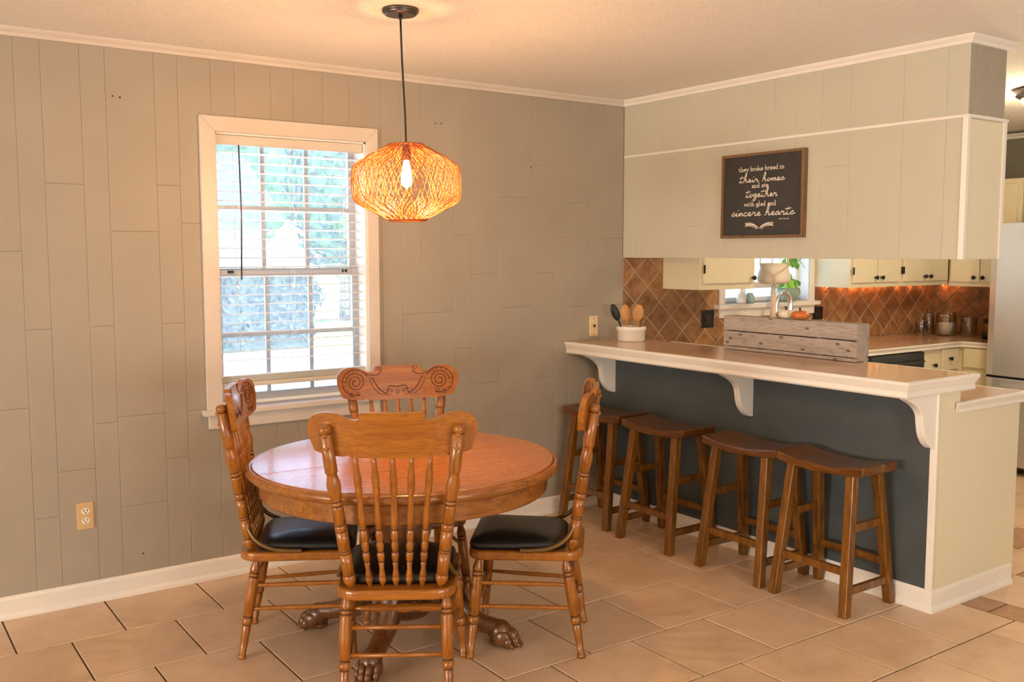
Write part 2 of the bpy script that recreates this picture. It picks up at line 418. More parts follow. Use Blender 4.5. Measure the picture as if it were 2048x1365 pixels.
seams = {18: [1.645, .80], 19: [1.81, 1.2, .59], 20: [1.606, .80, .4], 21: [1.2, .78], 22: [1.80, .588], 23: [1.197, .4], 24: [1.52, .873],
         8: [1.608, 1.0, .6], 7: [1.4, .8, .4], 6: [1.819, 1.21, .6], 5: [2.0, 1.4, .8], 4: [1.6, 1.0], 3: [1.8, 1.2], 2: [1.4, .6], 1: [1.6, 1.2, .4], 9: [1.2, .6], 10: [1.197, .6], 11: [1.8, .6]}
for i in range(len(edges)-1):
    x1, x0 = min(edges[i], -.001), edges[i+1]
    zs = [CZ]+seams.get(i+1, [random.choice((1.6, 1.8, 2.0)), random.choice((.8, 1.0, 1.2))])+[.0]
    for j in range(len(zs)-1):
        z1, z0 = zs[j], zs[j+1]
        pieces = [rect(x0+.0003, x1-.0003, z0+.0003, z1-.0003)]
        if x1 > WX0 and x0 < WX1:
            out = []
            for (a0, b0), (a1, _), (_, b1), _ in pieces:
                if b1 > WZ1: out.append((a0, a1, max(b0, WZ1), b1))
                if b0 < WZ0: out.append((a0, a1, b0, min(b1, WZ0)))
                mb0, mb1 = max(b0, WZ0), min(b1, WZ1)
                if mb1 > mb0:
                    if a0 < WX0: out.append((a0, WX0, mb0, mb1))
                    if a1 > WX1: out.append((WX1, a1, mb0, mb1))
            pieces = [rect(*o) for o in out if o[1]-o[0] > .004 and o[3]-o[2] > .004]
        for p in pieces:
            MB().slab(p, XZ, -.0102, 0, .0022, .12).build('plank', WALL, wall_left)
# nail marks in the planks
nm = MB()
for x, z in ((-2.889, 2.176), (-2.859, 2.173), (-2.831, .176), (-1.303, 2.182), (-1.267, 2.185), (-.69, 1.99)):
    nm.turn((x, .002, z), (x, -.0012, z), [(0, .004), (.8, .004), (1, .002)], 8)
nm.build('nail_mark', SOCKET, wall_left)

# kitchen window wall with diamond stone backsplash
wall_kitchen = wall_with_hole('wall_kitchen', BGROUT, XZ, 0, XE+.2, 0, CZ, (KX0, KX1, KZ0, KZ1), -.16, -.003)
wall_east = struct(MB().box(XE+.003, XE+.2, YS-.2, .16, 0, CZ).build('wall_right', noisy('kitchen_wall_paint', (.16, .155, .11), (.19, .18, .13), 3, .6)))
wall_south = struct(MB().box(XW-.2, XE+.2, YS-.2, YS, 0, CZ).build('wall_back', WALL))
wall_west = struct(MB().box(XW-.2, XW, YS, 0.0, 0, CZ).build('wall_west', WALL))
def diamonds(fn, parent, a0, a1, b0, b1, holes, off):
    s = .103; n = 0
    for i in range(int((a0-1)/s), int((a1+1)/s)):
        for j in range(int((b0-.5)/s), int((b1+.5)/s)):
            if (i+j) % 2: continue
            cx, cy = off+i*s, 1.112+(j-12)*s*.93
            p = [(cx-s+.006, cy), (cx, cy-s*.93+.0056), (cx+s-.006, cy), (cx, cy+s*.93-.0056)]
            for a, b, c in ((-1, 0, -a0), (1, 0, a1), (0, -1, -b0), (0, 1, b1)):
                if p: p = clip(p, a, b, c)
            if not p: continue
            polys = [p]
            for h0, h1, g0, g1 in holes:
                nxt = []
                for q in polys:
                    for cl in (((1, 0, h0),), ((-1, 0, -h1),), ((-1, 0, -h0), (1, 0, h1), (0, 1, g0)), ((-1, 0, -h0), (1, 0, h1), (0, -1, -g1))):
                        t = q
                        for c in cl:
                            if t: t = clip(t, *c)
                        if t and area(t) > 1e-4: nxt.append(t)
                polys = nxt
            for q in polys:
                if area(q) > 2e-4:
                    clean = [q[k] for k in range(len(q)) if (Vector(q[k])-Vector(q[k-1])).length > .003]
                    if len(clean) >= 3: MB().slab(clean, fn, -.0095, random.uniform(-.001, .001), .0025).build('tile', SLATE, parent)
diamonds(XZ, wall_kitchen, 0.004, XE-.002, .878, 1.56, [(KX0-.05, KX1+.05, 1.085, 1.7)], .31)
diamonds(lambda a, b, c: (XE-c, a, b), wall_east, -.86, -.002, .878, 1.30, [], -.2)

# crown mouldings, soffit, baseboards
crown = [(0, 0), (.012, 0), (.016, .006), (.016, .012), (.028, .022), (.034, .030), (.034, .034), (0, .034)]   # a out from wall, b up
CB = 2.376
def run(name, m, prof, path): return struct(MB().sweep(prof, path).build(name, m))
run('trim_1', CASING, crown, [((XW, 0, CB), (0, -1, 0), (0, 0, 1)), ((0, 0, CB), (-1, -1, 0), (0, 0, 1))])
SY = -2.135; SD = .302                          # soffit end and depth
run('trim_2', WHITE, crown, [((0, 0, CB), (-1, -1, 0), (0, 0, 1)), ((0, SY, CB), (-1, -1, 0), (0, 0, 1)), ((SD, SY, CB), (1, -1, 0), (0, 0, 1))])
run('trim_3', WHITE, [(a*1.8, b-.02) for a, b in crown], [((XE+.009, -6, CB), (-1, 0, 0), (0, 0, 1)), ((XE+.009, 0, CB), (-1, 0, 0), (0, 0, 1))])
base = [(0, 0), (.020, 0), (.019, .012), (.014, .022), (.011, .026), (.011, .080), (.008, .088), (.004, .094), (0, .095)]
run('baseboard_left', WHITE, base, [((XW, 0, 0), (0, -1, 0), (0, 0, 1)), ((-.185, 0, 0), (0, -1, 0), (0, 0, 1))])

# hanging soffit (back of the upper cabinets): planks above and below a thin rail
wall_soffit = struct(MB().box(.008, SD, SY+.008, -.002, 1.484, CZ).build('wall_soffit', CREAM))
sof = [0, -.145, -.333, -.519, -.651, -.80, -.95, -1.12, -1.26, -1.406, -1.565, -1.836, -2.039, SY]
PAINTL = noisy('lit_panel_paint', (.50, .475, .375), (.53, .50, .395), 3, .55, .08, 320)  # wall paint again, lightened in colour for the brighter-lit soffit front
for i in range(len(sof)-1):
    y1, y0 = sof[i], sof[i+1]
    for z0, z1 in ((1.484, 2.082), (2.086, CZ)):
        zz = [z0, z1] if not (z0 < 1.5 and i in (3, 9)) else [z0, 1.66 if i == 3 else 1.92, z1]
        for q in range(len(zz)-1):
            p = rect(max(y0, SY+.0)+.0003, y1-.0003, zz[q]+.0002, zz[q+1]-.0002)
            MB().slab(p, YZ, -.0085, 0, .002, .14).build('plank', PAINTL, wall_soffit)
# end face: three grey planks above, one cream panel below
for a0, a1 in ((0.001, .052), (.052, .152), (.152, SD-.012)):
    MB().slab(rect(a0+.0008, a1-.0008, 2.086, CZ-.002), lambda a, b, c: (a, SY-c, b), -.0085, 0, .003).build('plank', WALL, wall_soffit)
MB().slab(rect(.016, SD-.02, 1.484, 2.072), lambda a, b, c: (a, SY-c, b), -.0085, 0, .002).build('end_panel', CREAM, wall_soffit)
struct(MB().box(-.006, .016, SY-.006, SY+.018, 1.484, 2.076).build('trim_4', WHITE, bevel=.001))
struct(MB().box(SD-.02, SD+.004, SY-.006, SY+.016, 1.484, 2.076).build('trim_5', WHITE, bevel=.001))
rail = [(0, 0), (.008, .002), (.010, .008), (.008, .014), (0, .016)]
run('trim_6', WHITE, rail, [((0, -.003, 2.074), (-1, -1, 0), (0, 0, 1)), ((0, SY, 2.074), (-1, -1, 0), (0, 0, 1)), ((SD, SY, 2.074), (1, -1, 0), (0, 0, 1))])

# half wall below the bar, cream end, dark panel, baseboards
BX, BY, BXI = -.185, -2.166, -.02               # panel plane, end plane, kitchen-side face of half wall
BZ = .9425
wall_bar = struct(MB().box(BX, BXI, BY, -.002, 0, BZ).build('wall_bar', CREAM))
MB().box(BX-.004, BX+.002, BY+.022, -.012, .094, BZ).build('dark_panel', DARKPANEL, wall_bar, label='charcoal painted panel under the bar')
MB().box(BX-.007, BX+.004, BY-.005, BY+.026, .09, BZ).build('corner_trim', WHITE, wall_bar, bevel=.002)
run('baseboard_bar', WHITE, [(a, b) for a, b in base], [((BX, -.02, 0), (-1, 0, 0), (0, 0, 1)), ((BX, BY, 0), (-1, -1, 0), (0, 0, 1)), ((.45, BY, 0), (0, -1, 0), (0, 0, 1))])

# ------------------------------------------------------------------ dining window
window_1 = sempty('window_1')
def casing_board(pts, th=.018): return MB().prism(pts, XZ, 0, th)
cw = .066
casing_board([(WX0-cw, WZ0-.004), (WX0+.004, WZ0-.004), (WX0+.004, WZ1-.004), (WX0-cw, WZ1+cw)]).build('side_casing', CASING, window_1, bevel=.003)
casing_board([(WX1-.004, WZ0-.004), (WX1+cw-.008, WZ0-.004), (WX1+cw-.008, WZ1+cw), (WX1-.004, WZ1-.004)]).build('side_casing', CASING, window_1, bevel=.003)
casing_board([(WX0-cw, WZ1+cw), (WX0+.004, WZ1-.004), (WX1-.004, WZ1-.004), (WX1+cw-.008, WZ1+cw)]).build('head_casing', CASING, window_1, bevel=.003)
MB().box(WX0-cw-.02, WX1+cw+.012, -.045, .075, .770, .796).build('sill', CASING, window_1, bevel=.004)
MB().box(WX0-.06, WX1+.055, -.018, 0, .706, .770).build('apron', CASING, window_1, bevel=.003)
jm = MB(); jm.box(WX0-.002, WX0+.012, 0, .15, .796, WZ1); jm.box(WX1-.012, WX1+.002, 0, .15, .796, WZ1); jm.box(WX0, WX1, 0, .15, WZ1-.012, WZ1+.002); jm.box(WX0, WX1, .075, .16, .796, .812)
jm.build('jamb', SILLW, window_1)
def sash(y, z0, z1, fr=.034):
    s = MB(); a0, a1 = WX0+.012, WX1-.012
    s.box(a0, a0+fr, y, y+.026, z0, z1); s.box(a1-fr, a1, y, y+.026, z0, z1)
    s.box(a0+fr, a1-fr, y, y+.026, z0, z0+fr); s.box(a0+fr, a1-fr, y, y+.026, z1-fr, z1)
    o = s.build('sash', ALU, window_1, bevel=.002)
    w = a1-a0-2*fr
    for k in (1, 2):
        x = a0+fr+w*k/3; MB().box(x-.010, x+.010, y+.006, y+.022, z0+fr, z1-fr).build('muntin', ALU, o)
    zc = (z0+z1)/2; MB().box(a0+fr, a1-fr, y+.005, y+.023, zc-.009, zc+.009).build('muntin', ALU, o)
    MB().box(a0+fr-.004, a1-fr+.004, y+.012, y+.016, z0+fr-.004, z1-fr+.004).build('pane', GLASS, o)
    return o
sash(.110, 1.405, 2.05); s_low = sash(.082, .812, 1.440)
for x in (WX0+.09, WX1-.09): MB().box(x-.012, x+.012, .070, .082, 1.418, 1.430).build('sash_latch', BLACK, s_low)

blind = thing('window_blind', 'white slatted blind hanging in the dining room window, lowered to just above the sill', 'blind', (WX0, .045, 2.05))
def bb(x0, x1, y0, y1, z0, z1): return MB().box(x0-WX0, x1-WX0, y0-.045, y1-.045, z0-2.05, z1-2.05)
bb(WX0+.014, WX1-.016, .008, .050, 2.006, 2.049).build('head_rail', BLINDR, blind, bevel=.003)
nsl = 23
for k in range(nsl):
    z = 1.972-k*.0437
    s = MB(); cs = []
    for j in range(5):
        t = j/4-.5; cs.append((t*.042, .0025*(1-4*t*t)-t*.004))
    pr = [(a, b) for a, b in cs]+[(a, b-.0022) for a, b in cs[::-1]]
    s.prism(pr, lambda a, b, c: (c, a-.012, b+z-2.05), .016, WX1-WX0-.016); s.build('slat', BLIND, blind)
for k in range(6):
    z = .938-k*.0052; bb(WX0+.016, WX1-.016, .012, .054, z, z+.003).build('slat', BLIND, blind)
bb(WX0+.016, WX1-.016, .010, .056, .886, .909).build('bottom_rail', BLINDR, blind, bevel=.004)
for fx in (.14, .5, .84):
    for dy in (-.033, .009):
        x = fx*(WX1-WX0); MB().tube([(x, dy, -.04), (x, dy, -1.13)], .0011, 5).build('ladder_cord', BLIND, blind)
MB().tube([(.118, -.040, -.045), (.122, -.043, -.35), (.116, -.040, -.66)], .0036, 8).build('tilt_wand', BRONZE, blind, label='dark tilt wand')

# kitchen window
window_2 = sempty('window_2')
kc = .046
casing_board(rect(KX0-kc, KX0+.002, KZ0-.007, KZ1+kc), .016).build('side_casing', WHITE, window_2, bevel=.002)
casing_board(rect(KX1-.002, KX1+kc, KZ0-.007, KZ1+kc), .016).build('side_casing', WHITE, window_2, bevel=.002)
casing_board(rect(KX0, KX1, KZ1, KZ1+kc), .016).build('head_casing', WHITE, window_2, bevel=.002)
MB().box(KX0-.085, KX1+.07, -.05, .06, KZ0-.034, KZ0-.006).build('sill', WHITE, window_2, bevel=.003)
MB().box(KX0-kc, KX1+kc, -.016, 0, KZ0-.095, KZ0-.034).build('apron', WHITE, window_2, bevel=.002)
jm = MB(); jm.box(KX0-.002, KX0+.012, 0, .15, KZ0-.006, KZ1); jm.box(KX1-.012, KX1+.002, 0, .15, KZ0-.006, KZ1); jm.box(KX0, KX1, 0, .15, KZ1-.012, KZ1); jm.box(KX0, KX1, .05, .16, KZ0-.03, KZ0)
jm.build('jamb', SILLW, window_2)
ks = MB(); a0, a1 = KX0+.012, KX1-.012
ks.box(a0, a0+.03, .09, .115, KZ0, KZ1-.012); ks.box(a1-.03, a1, .09, .115, KZ0, KZ1-.012); ks.box(a0, a1, .09, .115, KZ0, KZ0+.03); ks.box(a0, a1, .09, .115, KZ1-.04, KZ1-.012); ks.box(a0, a1, .088, .117, 1.58, 1.615)
kso = ks.build('sash', SILLW, window_2)
for x in (a0+.30, a0+.58): MB().box(x-.009, x+.009, .094, .111, KZ0+.03, 1.58).build('muntin', SILLW, kso)
MB().box(a0+.02, a1-.02, .10, .104, KZ0+.02, KZ1-.03).build('pane', GLASS, kso)
kb = thing('window_blind', 'white blind half raised in the kitchen window over the sink', 'blind', (KX0, .04, KZ1-.02))
MB().box(.014, KX1-KX0-.014, -.03, .01, -.05, 0).build('head_rail', BLINDR, kb)
for k in range(13):
    z = -.07-k*.045
    MB().box(.016, KX1-KX0-.2, -.03, .012, z, z+.003).build('slat', BLIND, kb)
MB().box(.016, KX1-KX0-.2, -.03, .012, -.725, -.685).build('bottom_rail', BLINDR, kb, bevel=.004)

# ------------------------------------------------------------------ outdoors
m = MB(); m.box(-14, 30, .16, 12.0, -.35, -.25); struct(m.build('patio', CONC))
m = MB(); m.box(-14, 60, 12.0, 80, -.36, -.26); gr = m.build('lawn', GRASS); tag(gr, 'sunlit green lawn beyond the pale concrete', 'lawn'); gr['kind'] = 'stuff'
def bushy(c, r, n, m, name, parent=None, leaf=.07):
    b = MB(); rr = r if isinstance(r, tuple) else (r, r, r)
    b.ball(c, tuple(q*.86 for q in rr), 16, 10)
    for _ in range(n):
        d = Vector((random.gauss(0, 1), random.gauss(0, 1), random.gauss(0, 1))).normalized()
        k = random.uniform(.84, 1.06); p = Vector(c)+Vector((d.x*rr[0], d.y*rr[1], d.z*rr[2]))*k
        if p.z < .09: continue
        t1 = d.orthogonal().normalized(); t1.rotate(Matrix.Rotation(random.uniform(0, 6.28), 3, d)); t2 = d.cross(t1)
        t1 = (t1+d*random.uniform(-.5, .5)); s_ = leaf*random.uniform(.6, 1.3)
        b.add([p-t1*s_, p+t2*s_*.5, p+t1*s_, p-t2*s_*.5], [(0, 1, 2, 3)])
    return b.build(name, m, parent)
def hedge(x0, x1, y0, y1, h, label):
    b = MB(); b.box(x0+.06, x1-.06, y0+.06, y1-.06, -.259, h-.06)
    for _ in range(2600):
        f = random.random()
        if f < .55: p = Vector((random.uniform(x0, x1), y0+random.uniform(0, .1), random.uniform(-.12, h)))
        elif f < .8: p = Vector((random.uniform(x0, x1), random.uniform(y0, y1), h+random.uniform(-.06, .05)))
        else: p = Vector((random.choice((x0, x1))+random.uniform(-.05, .05), random.uniform(y0, y1), random.uniform(-.12, h)))
        t1 = Vector((random.gauss(0, 1), random.gauss(0, 1), random.gauss(0, 1))).normalized(); t2 = t1.orthogonal().normalized(); s_ = random.uniform(.05, .1)
        b.add([p-t1*s_, p+t2*s_*.6, p+t1*s_, p-t2*s_*.6], [(0, 1, 2, 3)])
    return tag(b.build('hedge', HEDGE), label, 'hedge')
hedge(-1.5, 3.4, 12.4, 13.6, 1.15, 'long clipped dark hedge seen through the lower window panes')
bh = thing('round_bush', 'round clipped bush on the bright lawn at the right of the window', 'bush', (6.0, 20.0, -.259))
bushy((0, 0, .62), (.95, .8, .62), 900, HEDGE, 'foliage', bh)
MB().turn((0, 0, 0), (0, 0, .3), [(0, .08), (1, .06)], 8).build('stem', BARK, bh)
def tree(x, y, h, r, n, label, mm):
    t = thing('tree', label, 'tree', (x, y, -.259))
    MB().turn((0, 0, 0), (0, 0, h*.6), [(0, .22), (.5, .16), (1, .08)], 10).build('trunk', BARK, t)
    bushy((0, 0, h*.62), (r, r, h*.42), n, mm, 'crown', t, .2); return t
tree(7.2, 19, 6.0, 1.5, 2200, 'leafy green tree standing at the right edge of the window view', TREEL)
tree(3.0, 34, 8.5, 3.2, 1800, 'tall tree far behind the pale house in the window view', TREEL)
tree(10.5, 36, 9.5, 3.4, 1800, 'broad tree far off to the right of the house', TREEL)
hs = thing('house', 'pale house with a blue grey roof seen through the dining window', 'house', (2.2, 24, -.259))
MB().box(-7, 4.6, 0, 6, 0, 2.9).build('wall', SIDING, hs)
MB().prism([(-.6, 2.75), (6.6, 2.75), (3, 5.0)], lambda a, b, c: (c, a, b), -7.5, 5.1).build('roof', ROOFB, hs)
for x in (-3.5, -.4, 2.4):
    f = MB().box(x-.6, x+.6, -.06, .02, 1.0, 2.3).build('window', SILLW, hs); MB().box(x-.5, x+.5, -.075, -.055, 1.1, 2.2).build('pane', ALU, f)

# ------------------------------------------------------------------ bar counter, corbels
bar = thing('bar_counter', 'raised breakfast bar counter with tan laminate top and white moulded edge', 'counter', (0, 0, 0))
TZ = .998; TX0, TX1, TY = -.425, .062, -2.172
MB().box(TX0, TX1, TY, -.001, TZ-.030, TZ).build('worktop', COUNTER, bar, bevel=.001)
em = [(-.002, -.066), (.004, -.068), (.010, -.060), (.006, -.050), (.006, -.040), (.010, -.034), (.016, -.020), (.020, -.012), (.020, -.004), (.017, 0.0005), (-.002, .0005)]
MB().sweep(em, [((TX0, -.001, TZ), (-1, 0, 0), (0, 0, 1)), ((TX0, TY, TZ), (-1, -1, 0), (0, 0, 1)), ((TX1, TY, TZ), (1, -1, 0), (0, 0, 1)), ((TX1, -.35, TZ), (1, 0, 0), (0, 0, 1))]).build('edge_moulding', WHITE, bar)
MB().box(TX0, BX+.01, TY, -.001, TZ-.055, TZ-.030).build('sub_top', WHITE, bar)
cpts = catmull([(-.198+q, z+.012, 0) for q, z in ((-.218, .928), (-.215, .916), (-.190, .903), (-.152, .886), (-.120, .864), (-.098, .835), (-.090, .795), (-.078, .752), (-.052, .716), (-.022, .694), (.006, .688))], 4)
cpoly = [(p.x, p.y) for p in cpts]+[(BX, .688+.012), (BX, TZ-.055), (cpts[0].x, TZ-.055)]
for yc in (-.140, -1.172, -2.147):
    MB().prism(cpoly, lambda a, b, c: (a, c, b), yc-.018, yc+.018).build('corbel', WHITE, bar, bevel=.003)

# lower counter and base cabinet on the kitchen side of the bar
lc = thing('lower_counter', 'lower kitchen counter behind the bar, tan top with white edge', 'counter', (0, 0, 0))
LZ = .885
MB().box(-.018, .50, BY-.0032, -.66, LZ-.03, LZ).build('worktop', COUNTER, lc)
MB().sweep([(a, b*.72) for a, b in em], [((-.06, BY-.006, LZ), (-.6, -1, 0), (0, 0, 1)), ((.502, BY-.006, LZ), (1, -1, 0), (0, 0, 1)), ((.502, -.66, LZ), (1, 0, 0), (0, 0, 1))]).build('edge_moulding', WHITE, lc)
pc = thing('base_cabinet', 'cream base cabinet closing the kitchen side of the bar', 'cabinet', (0, 0, 0))
MB().box(BXI+.001, .470, BY, -.66, .085, LZ-.031).build('body', CREAM, pc)
MB().box(BXI+.001, .44, BY, -.70, 0, .085).build('toe_kick', CREAM, pc)
MB().box(BX+.020, .470, BY-.003, BY-.0002, .05, .855).build('end_panel', CREAM, pc)
for i in range(3):
    y = -2.10+i*.46
    d = MB().box(.470, .488, y, y+.42, .12, .66).build('door', CABW, pc, bevel=.003); MB().ball((.502, y+.38, .6), .014, 10, 6).build('knob', BLACK, d)
    d = MB().box(.470, .488, y, y+.42, .69, .83).build('drawer', CABW, pc, bevel=.003); MB().ball((.502, y+.21, .76), .014, 10, 6).build('knob', BLACK, d)

# ------------------------------------------------------------------ kitchen cabinets, counter, appliances
def hinge(parent, x, y, z, fn=None):
    f = fn or (lambda a, b, c: (a, b, c))
    m = MB(); m.prism(rect(x-.006, x+.006, z-.026, z+.026), lambda a, b, c: f(a, y-c, b), 0, .006); m.build('hinge', BLACK, parent)
def knob(parent, p, d):
    p = Vector(p); d = Vector(d)
    MB().turn(p, p+d*.030, [(0, .007), (.4, .006), (.5, .013), (.8, .015), (1, .008)], 12).build('knob', BLACK, parent)
UZ = 1.290
uc = thing('upper_cabinet', 'cream upper cabinet with one door left of the kitchen window', 'cabinet', (.332, 0, UZ))
MB().box(0, .478, -.318, -.002, 0, .78).build('body', CABW, uc, bevel=.002)
d = MB().box(.022, .462, -.337, -.318, .038, .74).build('door', CABW, uc, bevel=.003)
hinge(d, .014, -.337, .125); knob(d, (.440, -.337, .068), (0, -1, 0))
uc2 = thing('upper_cabinet', 'cream upper cabinet with two pairs of doors right of the kitchen window', 'cabinet', (1.803, 0, 1.272))
MB().box(0, 1.21, -.305, -.002, 0, .78).build('body', CABW, uc2, bevel=.002)
for x0, x1, kx, hx in ((.022, .292, .262, .014), (.300, .572, .330, .580), (.612, .892, .862, .604), (.900, 1.180, .930, 1.19)):
    d = MB().box(x0, x1, -.324, -.305, .034, .74).build('door', CABW, uc2, bevel=.003)
    if hx < 1: hinge(d, hx, -.324, .115)
    knob(d, (kx, -.324, .068), (0, -1, 0))
uc3 = thing('upper_cabinet', 'cream upper cabinet on the far kitchen wall beside the refrigerator', 'cabinet', (XE, -.306, 1.262))
MB().box(-.305, -.002, -.530, -.001, 0, .78).build('body', CABW, uc3, bevel=.002)
for y0, y1, ky in ((-.245, -.022, -.215), (-.500, -.253, -.283)):
    d = MB().box(-.324, -.305, y0, y1, .034, .74).build('door', CABW, uc3, bevel=.003); knob(d, (-.324, ky, .068), (-1, 0, 0))
uc4 = thing('upper_cabinet', 'cream cabinet fixed above the refrigerator', 'cabinet', (XE, -.882, 1.762))
MB().box(-.305, -.002, -.96, -.002, 0, .27).build('body', CABW, uc4, bevel=.002)
for y0, y1 in ((-.30, -.02), (-.62, -.34), (-.94, -.66)):
    d = MB().box(-.322, -.305, y0, y1, .02, .225).build('door', CABW, uc4, bevel=.003)
    MB().box(-.330, -.320, y0-.016, y0-.004, .13, .18).build('hinge', BLACK, d)
    knob(d, (-.322, y0+.03, .05), (-1, 0, 0))

KZc = .874
kcnt = thing('kitchen_counter', 'L shaped tan laminate kitchen counter with white edge under the backsplash', 'counter', (0, 0, 0))
cp = [(.505, -.012), (XE-.002, -.012), (XE-.002, -.84), (2.752, -.84), (2.752, -.582), (.505, -.582)]
MB().prism(cp, XY, KZc-.03, KZc).build('worktop', COUNTER, kcnt)
e2 = [(a*.8, b*.6) for a, b in em]
MB().sweep(e2, [((.506, -.582, KZc), (0, -1, 0), (0, 0, 1)), ((2.752, -.582, KZc), (-1, -1, 0), (0, 0, 1)), ((2.752, -.84, KZc), (-1, 0, 0), (0, 0, 1))]).build('edge_moulding', WHITE, kcnt)
bc = thing('base_cabinet', 'cream corner base cabinet with drawers beside the dishwasher', 'cabinet', (0, 0, 0))
MB().box(2.29, XE-.002, -.56, -.012, .085, KZc-.031).build('body', CABW, bc); MB().box(2.77, XE-.002, -.838, -.56, .085, KZc-.031).build('side_body', CABW, bc); MB().box(2.29, XE-.004, -.50, -.02, 0, .085).build('toe_kick', CABW, bc)
d = MB().box(2.305, 2.50, -.577, -.56, .10, .775).build('door', CABW, bc, bevel=.003); knob(d, (2.415, -.577, .722), (0, -1, 0))
d = MB().box(2.53, 2.735, -.577, -.56, .675, .828).build('drawer', CABW, bc, bevel=.003); knob(d, (2.615, -.577, .757), (0, -1, 0))
MB().box(2.53, 2.735, -.577, -.56, .10, .655).build('door', CABW, bc, bevel=.003)
MB().box(2.752, 2.77, -.83, -.60, .69, .828).build('drawer', CABW, bc, bevel=.003); MB().box(2.752, 2.77, -.83, -.60, .10, .67).build('door', CABW, bc, bevel=.003)
sb = thing('base_cabinet', 'cream sink base cabinet below the kitchen window', 'cabinet', (0, 0, 0))
MB().box(.52, 1.655, -.56, -.012, .085, KZc-.031).build('body', CABW, sb); MB().box(.52, 1.655, -.50, -.02, 0, .085).build('toe_kick', CABW, sb)
for x in (.54, .82, 1.10, 1.38):
    dd = MB().box(x, x+.26, -.577, -.56, .10, .66).build('door', CABW, sb, bevel=.003); knob(dd, (x+.22, -.577, .6), (0, -1, 0))
dw = thing('dishwasher', 'dark grey dishwasher with a bar handle under the counter', 'dishwasher', (1.662, 0, 0))
MB().box(0, .62, -.555, -.03, .09, KZc-.034).build('body', DWGREY, dw); MB().box(.004, .616, -.59, -.555, .11, .826).build('door', DWGREY, dw, bevel=.004)
MB().box(.02, .60, -.54, -.1, 0, .09).build('plinth', BLACK, dw)
MB().tube([(.06, -.59, .765), (.06, -.622, .765), (.56, -.622, .765), (.56, -.59, .765)], .010, 8).build('handle', DWGREY, dw)

fr = thing('refrigerator', 'stainless steel refrigerator with bottom freezer drawer', 'refrigerator', (2.66, -.842, 0))
MB().box(0, XE-2.66-.02, -.90, 0, .03, 1.705).build('body', BRONZE, fr, bevel=.004)
FD = MB(); pr = []
for k in range(17):
    t = k/16; pr.append((-.90*t, -.045-.022*math.sin(PI*t)**.6 if 0 < t < 1 else -.03))
poly = [(a, b) for a, b in pr]+[(-.90, 0), (0, 0)]
def fridge_door(name, z0, z1):
    m = MB(); n = len(poly); v = [(b-.004, a, z0) for a, b in poly]+[(b-.004, a, z1) for a, b in poly]
    f = [tuple(range(n)), tuple(range(n, 2*n))]+[(i, (i+1) % n, n+(i+1) % n, n+i) for i in range(n)]
    m.add(v, f); return m.build(name, STEEL, fr, bevel=.004)
dr = fridge_door('door', .672, 1.715); MB().tube([(-.06, -.83, .78), (-.115, -.83, .79), (-.115, -.83, 1.45), (-.06, -.83, 1.46)], .012, 8).build('handle', STEEL, dr)
fz = fridge_door('freezer_drawer', .06, .655); MB().tube([(-.06, -.12, .60), (-.115, -.12, .60), (-.115, -.80, .60), (-.06, -.80, .60)], .012, 8).build('handle', STEEL, fz)
MB().box(-.03, 0, -.9, 0, .655, .672).build('gap_strip', BLACK, fr)

# outlets and switch
def plate(name, label, cat, fn, a, b, w, h, m):
    o = thing(name, label, cat, (0, 0, 0)); MB().slab(rect(a-w/2, a+w/2, b-h/2, b+h/2), fn, 0, .006, .004).build('cover_plate', m, o); return o
o = plate('wall_outlet', 'tan outlet plate with two white sockets low on the plank wall', 'outlet', XZ, -3.065, .386, .068, .116, IVORY)
for dz in (.0215, -.0205):
    s = MB().prism([(-3.065+.017*math.cos(t), .386+dz+.0145*math.sin(t)) for t in [k*PI/8 for k in range(16)]], XZ, .004, .0075).build('socket', OUTW, o)
    q = MB()
    for dx in (-.007, .007): q.prism(rect(-3.065+dx-.0015, -3.065+dx+.0015, .386+dz-.001, .386+dz+.009), XZ, .007, .0079)
    q.prism([(-3.065+.003*math.cos(t), .386+dz-.0075+.0035*math.sin(t)) for t in [k*PI/4 for k in range(8)]], XZ, .007, .0079)
    q.build('slot', SOCKET, s)
o = plate('light_switch', 'ivory switch plate with toggle on the plank wall above the bar', 'switch', XZ, -.228, 1.081, .064, .118, mat('ivory_bright', (.72, .56, .32), .4))
MB().box(-.232, -.224, -.016, -.005, 1.074, 1.090).build('toggle', SOCKET, o)
for z in (1.128, 1.034): MB().turn((-.228, -.004, z), (-.228, -.0075, z), [(0, .004), (1, .003)], 8).build('screw', SOCKET, o)
for (x, z, h, lab) in ((.739, 1.085, .115, 'black outlet plate on the backsplash left of the kitchen window'), (1.868, 1.083, .09, 'black outlet plate on the backsplash right of the kitchen window')):
    o = plate('wall_outlet', lab, 'outlet', XZ, x, z, .112, h, BLACK)
    MB().prism(rect(x-.03, x+.03, z-.03, z+.03), XZ, .005, .008).build('socket', SOCKET, o)

# ------------------------------------------------------------------ dining table
TC = (-2.115, -1.118)
tb = thing('dining_table', 'round oak pedestal dining table with carved claw feet', 'table', (*TC, 0), math.radians(-3.5))
R = .597; TH = .722
def half(sign):
    m = MB(); n = 48
    pts = [(R-.020, TH), (R-.017, TH-.001)]
    ring = [(math.cos(PI*k/n)*(R-.0215), sign*math.sin(PI*k/n)*(R-.0215)+sign*.0012) for k in range(n+1)]
    m.slab(ring if sign > 0 else ring[::-1], XY, TH-.022, TH, .002); return m
for sgn in (1, -1): half(sgn).build('table_leaf', TABT, tb)
rim = MB(); prof = [(R-.0165, TH-.003), (R-.010, TH-.0035), (R-.002, TH-.009), (R+.003, TH-.018), (R+.002, TH-.028), (R-.006, TH-.036), (R-.016, TH-.042), (R-.10, TH-.042), (R-.10, TH-.024), (R-.016, TH-.024)]
seg = 96; v = []; f = []
